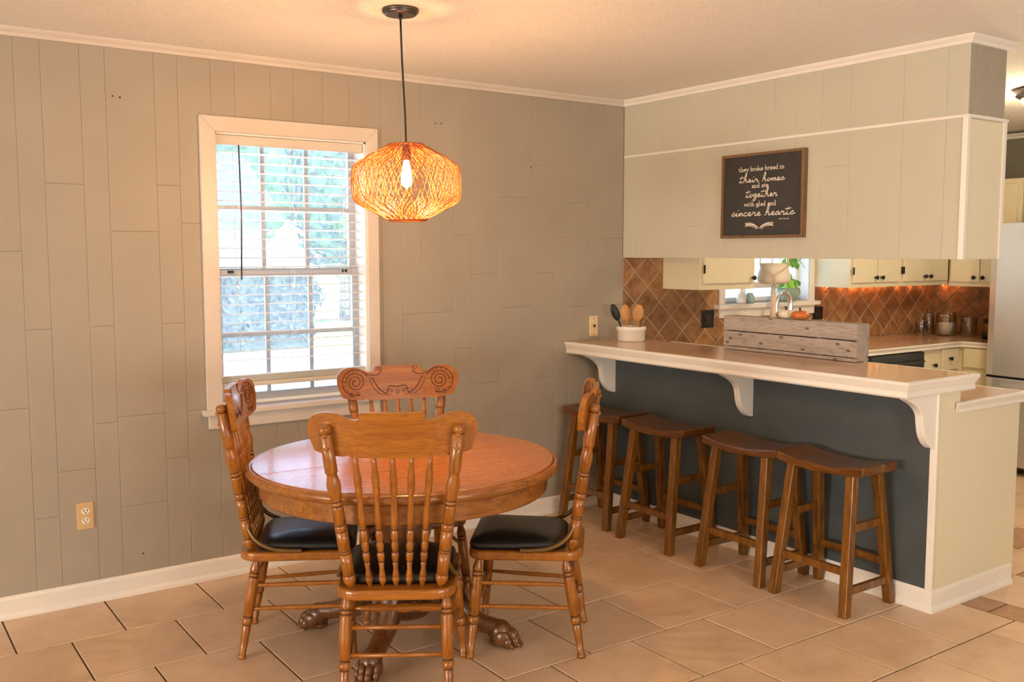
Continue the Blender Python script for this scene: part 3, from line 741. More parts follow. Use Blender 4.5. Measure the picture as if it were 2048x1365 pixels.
for k in range(seg):
    t = 2*PI*k/seg; v += [(r_*math.cos(t), r_*math.sin(t), z) for r_, z in prof]
n = len(prof)
for k in range(seg):
    k2 = (k+1) % seg
    for i in range(n):
        j = (i+1) % n; f.append((k*n+i, k2*n+i, k2*n+j, k*n+j))
rim.add(v, f, True); rim.build('edge_rim', TABA, tb)
ap = MB(); v = []; f = []; prof = [(.553, TH-.041), (.553, .612), (.549, .607), (.533, .607), (.533, TH-.041)]; n = len(prof)
for k in range(seg):
    t = 2*PI*k/seg; v += [(r_*math.cos(t), r_*math.sin(t), z) for r_, z in prof]
for k in range(seg):
    k2 = (k+1) % seg
    for i in range(n):
        j = (i+1) % n; f.append((k*n+i, k2*n+i, k2*n+j, k*n+j))
ap.add(v, f, False)
ap.sm = [True]*len(ap.sm); apo = ap.build('apron', TABA, tb)
apo.modifiers.new('es', 'EDGE_SPLIT').split_angle = math.radians(35)
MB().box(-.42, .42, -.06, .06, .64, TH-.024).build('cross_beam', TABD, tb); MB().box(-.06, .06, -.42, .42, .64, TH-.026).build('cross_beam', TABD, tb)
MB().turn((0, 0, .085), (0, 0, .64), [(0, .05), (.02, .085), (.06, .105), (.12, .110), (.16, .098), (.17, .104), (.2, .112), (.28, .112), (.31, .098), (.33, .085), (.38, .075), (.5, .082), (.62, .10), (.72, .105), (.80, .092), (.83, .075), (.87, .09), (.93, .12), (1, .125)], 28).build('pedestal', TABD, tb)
for k in range(4):
    a = PI/4+k*PI/2; ca, sa = math.cos(a), math.sin(a)
    P = lambda r_, z, s=0: (ca*r_-sa*s, sa*r_+ca*s, z)
    pts = catmull([P(.055, .335), P(.105, .33), P(.150, .27), P(.185, .19), P(.235, .12), P(.30, .085), P(.355, .075), P(.375, .072)], 5)
    n = len(pts); rad = []
    for i in range(n):
        t = i/(n-1); rad.append(.052*(1-t)+.030*t+.012*math.sin(PI*min(1, t*1.6))*(t < .62))
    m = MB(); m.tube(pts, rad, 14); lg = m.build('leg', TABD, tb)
    pw = MB(); Rz = Matrix.Rotation(a, 3, 'Z')
    pw.ball(P(.378, .058), (.05, .042, .046), 14, 10, Rz)
    for s, rr in ((-.034, .395), (-.012, .418), (.012, .418), (.034, .395)):
        pw.ball(P(rr, .042, s), (.034, .0145, .030), 12, 8, Rz); pw.ball(P(rr+.024, .024, s), (.018, .013, .023), 10, 8, Rz)
        pw.turn(P(rr+.034, .020, s), P(rr+.052, .004, s*1.05), [(0, .008), (.6, .005), (1, .001)], 8)
    pw.ball(P(.385, .017), (.05, .034, .0165), 12, 8, Rz)
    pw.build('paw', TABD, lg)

# ------------------------------------------------------------------ dining chairs
ZS = .409; PBX, PBY, PTX, PTY, PTZ = .148, -.186, .215, -.270, .966
SLY = (PTY-PBY)/(PTZ-ZS)
def line_y(z): return PBY+SLY*(z-ZS)
postprof = [(1174, .008), (1167, .012), (1158, .0205), (1150, .0215), (1146, .0195), (1145, .0170), (1143.5, .0170), (1143, .0195), (1100, .0205), (1099.5, .0175), (1098, .0175), (1097, .0200), (1095, .0200), (1094.5, .0175), (1093, .0175), (1092, .0200),
            (1054, .0205), (1053, .0175), (1051.5, .0175), (1051, .0205), (1045, .0205), (1040, .0205), (1039.5, .0175), (1038, .0175), (1037, .0205), (1006, .0195), (1002, .0200), (1001, .0170), (999, .0170), (998, .0205), (993, .0205), (992, .017), (990, .017), (988, .0190),
            (976, .0205), (962, .0235), (955, .0230), (945, .0190), (938, .0170), (934, .0175), (933, .0205), (930, .0210), (857, .0205), (856, .0182), (854, .0182), (853, .0208), (846, .0206), (842, .018), (840, .011)]
postprof = [((1174-y)/(1174-840), r_) for y, r_ in postprof]
spprof = [(1178, .004), (1172, .007), (1165, .012), (1159, .013), (1157, .010), (1155, .0122), (1148, .010), (1140, .0078), (1128, .0100), (1127, .0085), (1125, .0085), (1124, .0112), (1113, .0128), (1108, .0115), (1107, .009), (1105, .009), (1104, .011), (1094, .0128), (1087, .0105), (1085, .009), (1083, .0118), (1075, .0128),
          (1064, .0108), (1063, .009), (1061, .009), (1060, .0115), (1056, .009), (1055, .0115), (1040, .0128), (1025, .0112), (1008, .0095), (994, .0095), (989, .0125), (984, .0128), (979, .0105), (977, .013), (973, .0105), (971, .0132), (964, .0132), (950, .0105), (935, .0082), (915, .0065)]
spprof = [((1178-y)/(1178-915), r_) for y, r_ in spprof]
legprof = [(0, .010), (.03, .012), (.10, .0195), (.125, .0195), (.13, .017), (.14, .017), (.145, .020), (.165, .020), (.17, .017), (.18, .017), (.185, .020), (.2, .0205), (.35, .0210), (.56, .0195), (.565, .0165), (.58, .0165), (.585, .0195), (.62, .0205), (.645, .0195), (.65, .0150), (.66, .0150), (.67, .0170), (.8, .0150), (.955, .0125), (.96, .0155), (.99, .0155), (1, .012)]
# crest outline read in picture units, left half, then mirrored
tp = [(682, 545), (684, 500), (692, 470), (710, 443), (740, 419), (775, 405), (820, 397), (870, 399), (915, 411), (955, 430), (990, 446), (1020, 454), (1055, 457), (1076, 449), (1080, 418), (1086, 404), (1098, 396), (1120, 395), (1330, 395)]
bt = [(682, 545), (686, 575), (696, 607), (708, 640), (720, 664), (726, 692), (735, 705), (760, 718), (800, 728), (850, 738), (900, 746), (960, 750), (985, 742), (995, 738), (1005, 750), (1030, 757), (1330, 757)]
CT = 1.008; KU = (430+1330/3.79-783)/635
def cu(x): return ((x/3.79+430-783)/635)*(.2735/.2725)-KU*((x-682)/(1330-682))
def interp(tab, x):
    for (x0, y0), (x1, y1) in zip(tab, tab[1:]):
        if x0 <= x <= x1: return y0+(y1-y0)*(x-x0)/(x1-x0) if x1 > x0 else y1
    return tab[-1][1]
def zpix(y): return CT-(y-395)/2407
def crest_y(u, z, front):
    s = (abs(u)/.27)**2
    return line_y(z)+.004+.040*s+(.011 if front else -.011)
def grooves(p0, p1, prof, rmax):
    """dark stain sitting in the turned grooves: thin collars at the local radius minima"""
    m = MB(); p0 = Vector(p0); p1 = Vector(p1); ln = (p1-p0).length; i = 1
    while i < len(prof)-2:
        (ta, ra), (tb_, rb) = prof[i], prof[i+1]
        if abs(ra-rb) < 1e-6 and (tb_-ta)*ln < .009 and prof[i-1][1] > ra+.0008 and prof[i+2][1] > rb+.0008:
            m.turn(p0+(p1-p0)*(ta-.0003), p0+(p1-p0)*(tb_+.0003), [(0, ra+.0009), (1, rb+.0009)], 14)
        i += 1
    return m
def chair_proto():
    t = thing('dining_chair', '', 'chair')
    pl = [( .198, -.228), (.212, .20)]
    out = []
    def corner(cx, cy, r_, q0):
        for i in range(7):
            q = q0+PI/2*i/6; out.append((cx+r_*math.cos(q), cy+r_*math.sin(q)))
    corner(.198-.075, -.228+.075, .075, -PI/2); corner(.212-.055, .20-.055, .055, 0); corner(-.212+.055, .20-.055, .055, PI/2); corner(-.198+.075, -.228+.075, .075, PI)
    MB().prism(out, XY, ZS-.035, ZS).build('seat', OAKX, t, bevel=.010, seg=3)
    cu_ = MB(); v = []; f = []; n = len(out); rings = [(1.0, 0), (1.01, .012), (.99, .024), (.93, .034), (.75, .042), (.45, .046), (.15, .047)]
    for s_, h in rings:
        v += [(x*.90*s_, .022+(y+.01)*.84*s_, ZS+h) for x, y in out]
    for i in range(len(rings)-1):
        for k in range(n): f.append((i*n+k, i*n+(k+1) % n, (i+1)*n+(k+1) % n, (i+1)*n+k))
    f.append(tuple((len(rings)-1)*n+k for k in range(n))); f.append(tuple(range(n))[::-1])
    cu_.add(v, f, True); cu_.build('cushion', LEATHER, t, label='black vinyl seat pad')
    for sx in (-1, 1):
        po = MB().turn((sx*PBX, PBY, ZS-.004), (sx*PTX, PTY, PTZ), postprof, 16).build('back_post', OAKZ, t)
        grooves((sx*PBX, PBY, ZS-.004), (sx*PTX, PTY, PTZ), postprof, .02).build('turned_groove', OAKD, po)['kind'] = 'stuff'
        for z in (.935, .893):
            x = sx*(PBX+(PTX-PBX)*(z-ZS)/(PTZ-ZS)); y = line_y(z)
            b = MB(); b.turn((x, y-.012, z), (x, y-.026, z), [(0, .009), (.5, .009), (.85, .006), (1, .002)], 10); b.build('bolt', OAKZ, po)
        for a_, b_ in (((sx*.166, -.164, ZS-.03), (sx*.176, -.227, 0)), ((sx*.185, .160, ZS-.03), (sx*.218, .190, 0))):
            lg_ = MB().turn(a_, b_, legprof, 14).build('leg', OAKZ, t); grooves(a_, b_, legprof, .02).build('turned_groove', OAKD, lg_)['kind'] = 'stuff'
        MB().tube(catmull([(sx*.160, -.196, .525), (sx*.172, -.190, .492), (sx*.188, -.160, .452), (sx*.200, -.105, .424), (sx*.203, -.045, .416), (sx*.203, .005, .414)], 5), .0085, 8).build('hip_bracket', BRASS, t, label='dark brass curved hip bracket')
    def legpt(top, bot, z):
        k = (ZS-.03-z)/(ZS-.03); return tuple(a+(b-a)*k for a, b in zip(top, bot))
    RT, RB, FT, FB = (.166, -.164, ZS-.03), (.176, -.227, 0), (.185, .160, ZS-.03), (.218, .190, 0)
    mir = lambda p: (-p[0], p[1], p[2])
    dow = [(0, .0065), (.1, .0075), (.5, .0095), (.9, .0075), (1, .0065)]
    for z in (.268, .178):
        p = legpt(RT, RB, z); MB().turn(mir(p), p, [(0, .0075), (1, .0075)], 10).build('stretcher', OAKX, t)
    for sx in (1, -1):
        for zr, zf in ((.278, .284), (.190, .196)):
            a, b = legpt(RT, RB, zr), legpt(FT, FB, zf)
            if sx < 0: a, b = mir(a), mir(b)
            MB().turn(a, b, dow, 10).build('stretcher', OAKX, t)
    p = legpt(FT, FB, .20)
    MB().turn(mir(p), p, [(0, .008), (.12, .011), (.25, .016), (.33, .017), (.36, .012), (.38, .016), (.40, .012), (.43, .014), (.5, .019), (.57, .014), (.60, .012), (.62, .016), (.64, .012), (.67, .017), (.75, .016), (.88, .011), (1, .008)], 14).build('stretcher', OAKX, t)
    for k in range(-2, 3):
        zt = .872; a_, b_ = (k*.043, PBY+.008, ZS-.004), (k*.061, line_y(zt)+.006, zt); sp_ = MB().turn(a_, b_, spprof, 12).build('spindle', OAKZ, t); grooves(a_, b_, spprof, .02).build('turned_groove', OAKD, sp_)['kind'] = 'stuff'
    # crest rail
    xs = sorted(set([682+(1330-682)*(i/30)**1.3 for i in range(31)]+[x for x, _ in tp]+[x for x, _ in bt]+[683, 688]))
    half = [(cu(x), zpix(interp(tp, x)), zpix(interp(bt, x))) for x in xs]
    full = half+[(-u, a, b) for u, a, b in half[-2::-1]]
    v = []; f = []; nz = 5
    for u, za, zb in full:
        if za-zb < .001: za += .0006; zb -= .0006
        for fr_ in (0, 1):
            for q in range(nz):
                z = zb+(za-zb)*q/(nz-1); v.append((u, crest_y(u, z, fr_), z))
    w_ = 2*nz
    for i in range(len(full)-1):
        a, b = i*w_, (i+1)*w_
        for q in range(nz-1):
            f.append((a+q, b+q, b+q+1, a+q+1)); f.append((a+nz+q, a+nz+q+1, b+nz+q+1, b+nz+q))
        f.append((a+nz-1, b+nz-1, b+2*nz-1, a+2*nz-1)); f.append((a, a+nz, b+nz, b))
    f.append(tuple(range(nz))+tuple(range(2*nz-1, nz-1, -1))); e_ = (len(full)-1)*w_; f.append(tuple(e_+q for q in range(nz))[::-1]+tuple(e_+nz+q for q in range(nz)))
    cr = MB(); cr.add(v, f, False); cro = cr.build('crest_rail', OAKX, t, bevel=.003)
    # pressed carving on the front of the crest
    cv = MB()
    def stroke(pts, r_=.0019, sm=5):
        q = [Vector((a, b, 0)) for a, b in pts]; q = catmull(q, sm) if sm else q
        cv.tube([(p.x, crest_y(p.x, p.y, 1)+.0003, p.y) for p in q], r_, 5)
    zc = CT-.075
    for s in (-1, 1):
        cx, cz = s*.19, CT-.067
        stroke([(cx+s*(.044*(1-.8*i/26))*math.cos(i*.55), cz+(.044*(1-.8*i/26))*math.sin(i*.55)) for i in range(27)], .0020, 2)
        stroke([(cx+s*.060*math.cos(q), cz+.056*math.sin(q)) for q in [(-1.9+i*.42) for i in range(12)]], .0018, 3)
        for i in range(9):
            q = -1.2+i*.42; stroke([(cx+s*.047*math.cos(q), cz+.047*math.sin(q)), (cx+s*.058*math.cos(q+.12), cz+.054*math.sin(q+.12))], .0012, 0)
        for ox, oz in ((-.01, -.052), (.018, -.056)):
            stroke([(cx+s*ox+.011*(1-.6*i/10)*math.cos(i*.7), cz+oz+.011*(1-.6*i/10)*math.sin(i*.7)) for i in range(11)], .0013, 2)
        stroke([(s*.074, CT-.004), (s*.072, CT-.016), (s*.078, CT-.030), (s*.100, CT-.040), (s*.15, CT-.030)], .0016)
        stroke([(s*.085+.009*math.cos(i*.6)*(1-i*.05)*s, CT-.013+.009*math.sin(i*.6)*(1-i*.05)) for i in range(11)], .0013, 2)
        stroke([(s*.115, CT-.050), (s*.10, CT-.075), (s*.085, CT-.098), (s*.062, CT-.118), (s*.050, CT-.122), (s*.044, CT-.105), (s*.036, CT-.090), (s*.016, CT-.092), (0, CT-.094)], .0022)
        stroke([(s*.030+.009*math.cos(i*.6)*s*(1-i*.05), CT-.112+.009*math.sin(i*.6)*(1-i*.05)) for i in range(11)], .0013, 2)
        stroke([(s*.03, CT-.128), (s*.08, CT-.124), (s*.115, CT-.085), (s*.125, CT-.05)], .0013)
    stroke([(.006*math.cos(i*.63), CT-.116+.010*math.sin(i*.63)) for i in range(11)], .0014, 2)
    cv.build('carving', OAKD, cro, label='dark pressed scroll carving')
    return t
proto = chair_proto()
chairs = [(-2.321, -1.452, -.574, 'oak pressed back chair nearest the camera, its plain back turned to us'),
          (-1.735, -1.394, .858, 'oak pressed back chair at the right of the table, nearest the bar stools'),
          (-2.440, -.897, -2.051, 'oak pressed back chair at the left of the table, under the window edge'),
          (-1.922, -.799, 2.83, 'oak pressed back chair at the far side of the table, carved crest facing us')]
for i, (x, y, th, lab) in enumerate(chairs):
    c = proto if i == 0 else copy_tree(proto)
    c.location = (x, y, 0); c.rotation_euler = (0, 0, th); tag(c, lab, 'chair', 'dining chairs around the round table')

# ------------------------------------------------------------------ bar stools
def stool_proto():
    t = thing('bar_stool', '', 'stool')
    HS = .635; m = MB(); n = 14; v = []; f = []
    def top(y): return HS-.024*(1-(abs(y)/.225)**2.0) if abs(y) < .225 else HS
    for i in range(n+1):
        y = -.225+.45*i/n; z = top(y)
        for x in (-.118, .118): v += [(x, y, z), (x, y, z-.040+.006*(1-(abs(y)/.225)**2))]
    for i in range(n):
        a, b = i*4, (i+1)*4
        f += [(a, a+2, b+2, b), (a+1, b+1, b+3, a+3), (a, b, b+1, a+1), (a+2, a+3, b+3, b+2)]
    f += [(0, 1, 3, 2), (n*4, n*4+2, n*4+3, n*4+1)]
    m.add(v, f); m.build('seat', STOOLT, t, bevel=.007, seg=3)
    L_ = {}
    for sx in (-1, 1):
        for sy in (-1, 1):
            a = Vector((sx*.085, sy*.150, .600)); b = Vector((sx*.158, sy*.183, 0)); L_[sx, sy] = (a, b)
            h = .0195; m = MB()
            v = [a+Vector(q) for q in ((-h, -h, 0), (h, -h, 0), (h, h, 0), (-h, h, 0))]+[b+Vector(q) for q in ((-h, -h, 0), (h, -h, 0), (h, h, 0), (-h, h, 0))]
            m.add(v, [(0, 1, 2, 3), (7, 6, 5, 4)]+[(i, (i+1) % 4, 4+(i+1) % 4, 4+i) for i in range(4)])
            m.build('leg', STOOLW, t, bevel=.003)
    def at(k, z): a, b = L_[k]; return a+(b-a)*((.600-z)/.600)
    def bar_(p, q, hw=.010, hh=.016):
        d = (q-p).normalized(); s_ = d.cross(Vector((0, 0, 1))).normalized()*hw; u_ = Vector((0, 0, hh))
        m = MB(); v = [p-s_-u_, p+s_-u_, p+s_+u_, p-s_+u_, q-s_-u_, q+s_-u_, q+s_+u_, q-s_+u_]
        m.add(v, [(0, 1, 2, 3), (7, 6, 5, 4)]+[(i, (i+1) % 4, 4+(i+1) % 4, 4+i) for i in range(4)]); return m
    for sx in (-1, 1): bar_(at((sx, -1), .185), at((sx, 1), .185)).build('stretcher', STOOLW, t)
    for sy in (-1, 1):
        for z in (.105, .365): bar_(at((-1, sy), z), at((1, sy), z)).build('stretcher', STOOLW, t)
    return t
sp = stool_proto()
stools = [(-.375, -.284, .05, 'dark wood saddle stool in the corner by the plank wall'), (-.385, -.790, .01, 'second dark wood saddle stool from the plank wall'),
          (-.378, -1.362, .0, 'third dark wood saddle stool from the wall, touching the end stool'), (-.378, -1.813, .0, 'dark wood saddle stool nearest the open end of the bar')]
for i, (x, y, th, lab) in enumerate(stools):
    c = sp if i == 0 else copy_tree(sp)
    c.location = (x, y, 0); c.rotation_euler = (0, 0, th); tag(c, lab, 'stool', 'saddle stools along the bar')

# ------------------------------------------------------------------ pendant lamp
LPX, LPY, LPZ = -2.117, -1.158, 1.775
pd = thing('pendant_lamp', 'woven bamboo pendant lamp hanging over the round table', 'lamp', (LPX, LPY, LPZ))
MB().turn((-.012, .012, CZ-LPZ), (-.012, .012, CZ-LPZ-.022), [(0, .068), (.5, .068), (.6, .062), (.7, .064), (1, .056)], 28).build('canopy', BRONZE, pd)
MB().turn((-.012, .012, CZ-LPZ-.020), (-.012, .012, CZ-LPZ-.040), [(0, .008), (.7, .006), (1, .004)], 10).build('strain_relief', BLACK, pd)
MB().tube([(-.012, .012, CZ-LPZ-.035), (-.009, .009, .45), (-.002, .002, .25), (0, 0, .13)], .0038, 8).build('cord', CORD, pd)
prof = [(.064, .140), (.105, .118), (.150, .093), (.180, .074), (.195, .060), (.202, .042), (.2035, .0), (.202, -.045), (.196, -.064), (.182, -.080), (.150, -.097), (.108, -.119), (.068, -.140)]
def pr_at(t):
    x = t*(len(prof)-1); i = min(int(x), len(prof)-2); k = x-i
    return prof[i][0]*(1-k)+prof[i+1][0]*k, prof[i][1]*(1-k)+prof[i+1][1]*k
wv = MB()
for NS, o0, rr_ in ((64, -.006, .0012), (26, .0015, .0014)):
    for d_ in (1, -1):
        for k in range(NS):
            a0 = 2*PI*(k+.3*(o0 > 0))/NS+random.uniform(-.015, .015); tw = .78+random.uniform(-.08, .08); off = o0+.0012*d_+random.uniform(-.0006, .0006)
            pts = []
            for i in range(19):
                t = i/18; r_, z = pr_at(t); a = a0+d_*tw*(t-.5); pts.append(((r_+off)*math.cos(a), (r_+off)*math.sin(a), z))
            wv.tube(pts, rr_, 4)
ws = wv.build('woven_strands', RATTAN, pd); ws['kind'] = 'stuff'
def torus(r_, z, rr=.004, seg=40):
    return MB().tube([(r_*math.cos(2*PI*k/seg), r_*math.sin(2*PI*k/seg), z) for k in range(seg+1)], rr, 8)
torus(.065, .140).build('top_ring', RATTAN, pd); torus(.069, -.140, .005).build('bottom_ring', RATTAN, pd)
sp_ = MB()
for q in range(2): sp_.tube([(-.064*math.cos(q*PI/2), -.064*math.sin(q*PI/2), .139), (.064*math.cos(q*PI/2), .064*math.sin(q*PI/2), .139)], .0025, 6)
sp_.build('ring_spoke', BRONZE, pd)
MB().turn((0, 0, .135), (0, 0, .082), [(0, .006), (.1, .016), (.9, .018), (1, .015)], 16).build('socket', BRONZE, pd)
MB().turn((0, 0, .084), (0, 0, -.020), [(0, .010), (.15, .012), (.35, .016), (.6, .021), (.8, .021), (.92, .015), (1, .003)], 16).build('bulb', BULB, pd)
bl = lamp('pendant_glow', 'POINT', (0, 0, 0), 30, (1.0, .55, .20), shadow_soft_size=.03); bl.parent = pd; bl.location = (0, 0, -.045)

# kitchen ceiling lamp
kl = thing('ceiling_lamp', 'flush kitchen ceiling lamp with bronze rim and lit glass bowl', 'lamp', (1.585, -1.70, CZ))
MB().turn((0, 0, 0), (0, 0, -.055), [(0, .175), (.2, .185), (.5, .170), (.7, .178), (1, .150)], 32).build('rim', BRONZE, kl)
MB().turn((0, 0, -.050), (0, 0, -.125), [(0, .150), (.3, .145), (.6, .115), (.85, .06), (1, .01)], 28).build('glass_bowl', LAMPGLASS, kl)
k2 = lamp('kitchen_lamp_glow', 'POINT', (1.585, -1.70, 2.22), 36, (1.0, .80, .52), shadow_soft_size=.12)

# fairy lights under the cabinets
fl = thing('string_lights', 'string of orange fairy lights under the cabinets right of the kitchen window', 'lights', (0, -.003, 1.268))
wire = []; spots = [1.95, 2.13, 2.25, 2.295, 2.40, 2.485, 2.575, 2.665, 2.83, 3.00, 3.15]
for x in spots: wire += [(x, -.010, .002), (x+.02, -.006, .003)]
wire += [(3.28, -.02, .002), (3.312, -.05, -.007), (3.312, -.20, -.007), (3.312, -.36, -.007)]
MB().tube(wire, .0010, 5).build('wire', CORD, fl)
for x, y, z in [(x, -.012, .001) for x in spots]+[(3.309, -.09, -.008), (3.309, -.20, -.008)]:
    MB().turn((x, y, z), (x, y, z-.008), [(0, .003), (.4, .005), (.8, .004), (1, .001)], 8).build('bulb', FAIRY, fl)
    g = lamp('fairy_glow', 'POINT', (x, y, z-.022), .075, (1.0, .30, .08), shadow_soft_size=.006); g.parent = fl; g.location = (x-(.008 if x > 3.3 else 0), y-(.0 if x > 3.3 else .009), z-.011)

# ------------------------------------------------------------------ framed sign
sg = thing('framed_sign', 'charcoal framed sign with white lettering hung on the pale panels above the bar', 'sign', (0, 0, 0))
SY0, SY1, SZ0, SZ1 = -.806, -1.335, 1.588, 2.020; ST = .030
sf = MB(); fw = .014
for y0, y1, z0, z1 in ((SY1, SY0, SZ0, SZ0+fw), (SY1, SY0, SZ1-fw, SZ1), (SY1, SY1+fw, SZ0+fw, SZ1-fw), (SY0-fw, SY0, SZ0+fw, SZ1-fw)): sf.box(-ST, -.0005, y0, y1, z0, z1)
sf.build('frame', SIGNF, sg); bd = MB().box(-.020, -.001, SY1+fw, SY0-fw, SZ0+fw, SZ1-fw).build('board', SIGNB, sg)
SER = {'t': ([[(.35, 1.5), (.35, .2), (.55, 0), (.8, .1)], [(.05, 1), (.75, 1)]], .9), 'h': ([[(.25, 2), (.25, 0)], [(.25, .7), (.55, 1), (.9, .75), (.9, 0)], [(0, 0), (.5, 0)], [(.65, 0), (1.15, 0)], [(0, 2), (.25, 2)]], 1.25),
 'e': ([[(.1, .55), (.95, .55), (.85, .9), (.5, 1), (.15, .75), (.1, .4), (.35, 0), (.7, 0), (.95, .2)]], 1.1), 'y': ([[(.1, 1), (.55, .05)], [(1.05, 1), (.45, -.7), (.1, -.7)], [(-.05, 1), (.35, 1)], [(.8, 1), (1.2, 1)]], 1.2),
 'b': ([[(.2, 2), (.2, 0)], [(.2, .7), (.55, 1), (.95, .7), (.95, .3), (.55, 0), (.2, .2)], [(0, 2), (.2, 2)]], 1.15), 'r': ([[(.25, 1), (.25, 0)], [(.25, .65), (.55, 1), (.85, .9)], [(0, 0), (.55, 0)], [(0, 1), (.25, 1)]], .95),
 'o': ([[(.5, 1), (.12, .75), (.12, .25), (.5, 0), (.9, .25), (.9, .75), (.5, 1)]], 1.1), 'k': ([[(.2, 2), (.2, 0)], [(.9, 1), (.25, .4)], [(.45, .6), (1, 0)], [(0, 0), (.45, 0)], [(.75, 0), (1.2, 0)], [(0, 2), (.2, 2)]], 1.2),
 'a': ([[(.2, .85), (.5, 1), (.8, .8), (.8, .15), (1, 0)], [(.8, .55), (.4, .5), (.15, .25), (.35, 0), (.8, .2)]], 1.05), 'd': ([[(.9, 2), (.9, 0), (1.1, 0)], [(.9, .7), (.55, 1), (.15, .7), (.15, .3), (.5, 0), (.9, .25)], [(.65, 2), (.9, 2)]], 1.2),
 'i': ([[(.25, 1), (.25, 0)], [(0, 0), (.5, 0)], [(0, 1), (.25, 1)], [(.22, 1.5), (.3, 1.6)]], .65), 'n': ([[(.25, 1), (.25, 0)], [(.25, .7), (.55, 1), (.9, .75), (.9, 0)], [(0, 0), (.5, 0)], [(.65, 0), (1.15, 0)], [(0, 1), (.25, 1)]], 1.25),
 'w': ([[(.1, 1), (.4, 0)], [(.4, 0), (.75, .95)], [(.75, .95), (1.1, 0)], [(1.1, 0), (1.4, 1)], [(-.05, 1), (.3, 1)], [(1.2, 1), (1.55, 1)]], 1.6), 'g': ([[(.5, 1), (.2, .8), (.2, .55), (.5, .4), (.8, .55), (.8, .85), (.5, 1)], [(.8, .95), (1.05, 1.05)], [(.3, .42), (.2, .2), (.8, .05), (.95, -.3), (.5, -.6), (.1, -.35), (.3, .05)]], 1.1),
 'l': ([[(.25, 2), (.25, 0)], [(0, 0), (.5, 0)], [(0, 2), (.25, 2)]], .65), ' ': ([], .7)}
CUR = {'t': ([[(0, 0), (.35, 1.0), (.45, 1.9), (.3, .3), (.5, 0), (.9, .25)], [(-.1, 1.3), (.95, 1.45)]], .85), 'h': ([[(0, 0), (.5, 1.2), (.6, 2.1), (.42, 2.2), (.25, 1.2), (.15, 0), (.4, .7), (.7, .9), (.75, .3), (.85, 0), (1.15, .25)]], 1.1),
 'e': ([[(0, .15), (.5, .5), (.55, .9), (.3, .95), (.15, .4), (.4, 0), (.9, .25)]], .85), 'i': ([[(0, .15), (.25, .9), (.22, .2), (.4, 0), (.7, .25)], [(.35, 1.4), (.42, 1.55)]], .65),
 'r': ([[(0, .15), (.2, .95), (.3, 1.05), (.4, .8), (.65, .85), (.6, .2), (.75, 0), (1, .25)]], .92), 'o': ([[(.45, .95), (.12, .6), (.3, 0), (.65, .2), (.7, .7), (.4, .95), (.6, .75), (1, .7)]], .92),
 'm': ([[(0, .3), (.15, .95), (.2, 0), (.35, .8), (.55, .8), (.55, 0), (.7, .8), (.9, .8), (.9, .1), (1.2, .2)]], 1.15), 's': ([[(0, .15), (.42, 1.05), (.62, .5), (.5, 0), (.12, .1), (.6, .15), (1.0, .35)]], .82),
 'g': ([[(.7, .8), (.4, 1), (.1, .5), (.35, .05), (.7, .8), (.65, -.6), (.35, -1.2), (.15, -.8), (.9, .2)]], .9), 'n': ([[(0, .3), (.15, .95), (.2, 0), (.4, .8), (.65, .8), (.65, .1), (.95, .2)]], .9),
 'c': ([[(.7, .8), (.4, 1), (.1, .5), (.3, 0), (.9, .25)]], .82), 'a': ([[(.75, .8), (.4, 1), (.1, .5), (.3, 0), (.7, .7), (.7, .1), (1, .2)]], .95), ' ': ([], .75)}
ink = MB(); LAY = [0]
def ribbon(pts, wd):
    LAY[0] += 1
    n = len(pts); v = []; f = []
    for i, p in enumerate(pts):
        t = pts[min(i+1, n-1)]-pts[max(i-1, 0)]; t = t.normalized() if t.length > 1e-9 else Vector((1, 0, 0)); nn = Vector((-t.y, t.x, 0))*wd/2
        for q in (p-nn, p+nn): v.append((-.0201-LAY[0]*.000004, q.x, q.y))
    f = [(2*i, 2*i+1, 2*i+3, 2*i+2) for i in range(n-1)]
    ink.add(v, f)
def sp2(u, v_): return SY0-(SY0-SY1)*u, SZ1-(SZ1-SZ0)*v_
def write(txt, font, u0, u1, vb, xh, wd, slant=0):
    total = sum(font[c][1] for c in txt); ya, zb = sp2(u0, vb); yb_, _ = sp2(u1, vb); sx = (yb_-ya)/total; h = xh*(SZ1-SZ0); x = 0
    for c in txt:
        st, adv = font[c]
        for s_ in st:
            pts = [Vector((ya+(x+p[0])*sx-slant*p[1]*h, zb+p[1]*h, 0)) for p in s_]
            ribbon(catmull(pts, 4) if len(pts) > 2 else pts, wd)
        x += adv
for k_, (st_, ad_) in list(CUR.items()):
    CUR[k_] = ([[(x_, y_ if y_ <= 1.1 else 1.1+(y_-1.1)*1.7) for x_, y_ in q_] for q_ in st_], ad_)
CUR['t'][0][1][:] = [(-.1, 1.55), (.95, 1.8)]
write('they broke bread in', SER, .205, .765, .206, .027, .0031)
write('their homes', CUR, .215, .765, .338, .034, .0042, .18)
write('and ate', SER, .375, .580, .405, .027, .0031)
write('together', CUR, .300, .685, .516, .037, .0042, .18)
write('with glad and', SER, .285, .675, .620, .027, .0031)
write('sincere hearts', CUR, .125, .890, .735, .040, .0044, .18)
for u0, u1 in ((.715, .755), (.765, .795), (.803, .832)):
    ya, z_ = sp2(u0, .783); yb_, _ = sp2(u1, .783); ribbon([Vector((ya, z_, 0)), Vector((yb_, z_, 0))], .003)
for s_ in (-1, 1):
    cen = [(.475+s_*.155*t, .885-.045*t+.02*math.sin(t*PI)*-1) for t in [i/8 for i in range(9)]]
    ribbon([Vector((*sp2(*c), 0)) for c in cen], .0022)
    for i in range(1, 9):
        y_, z_ = sp2(*cen[i])
        for q in (-1, 1): ribbon([Vector((y_, z_, 0)), Vector((y_-s_*.006, z_+q*.006, 0)), Vector((y_-s_*.010, z_+q*.009, 0))], .0042)
ink.build('lettering', SIGNW, bd, label='white printed verse and leaf sprig')

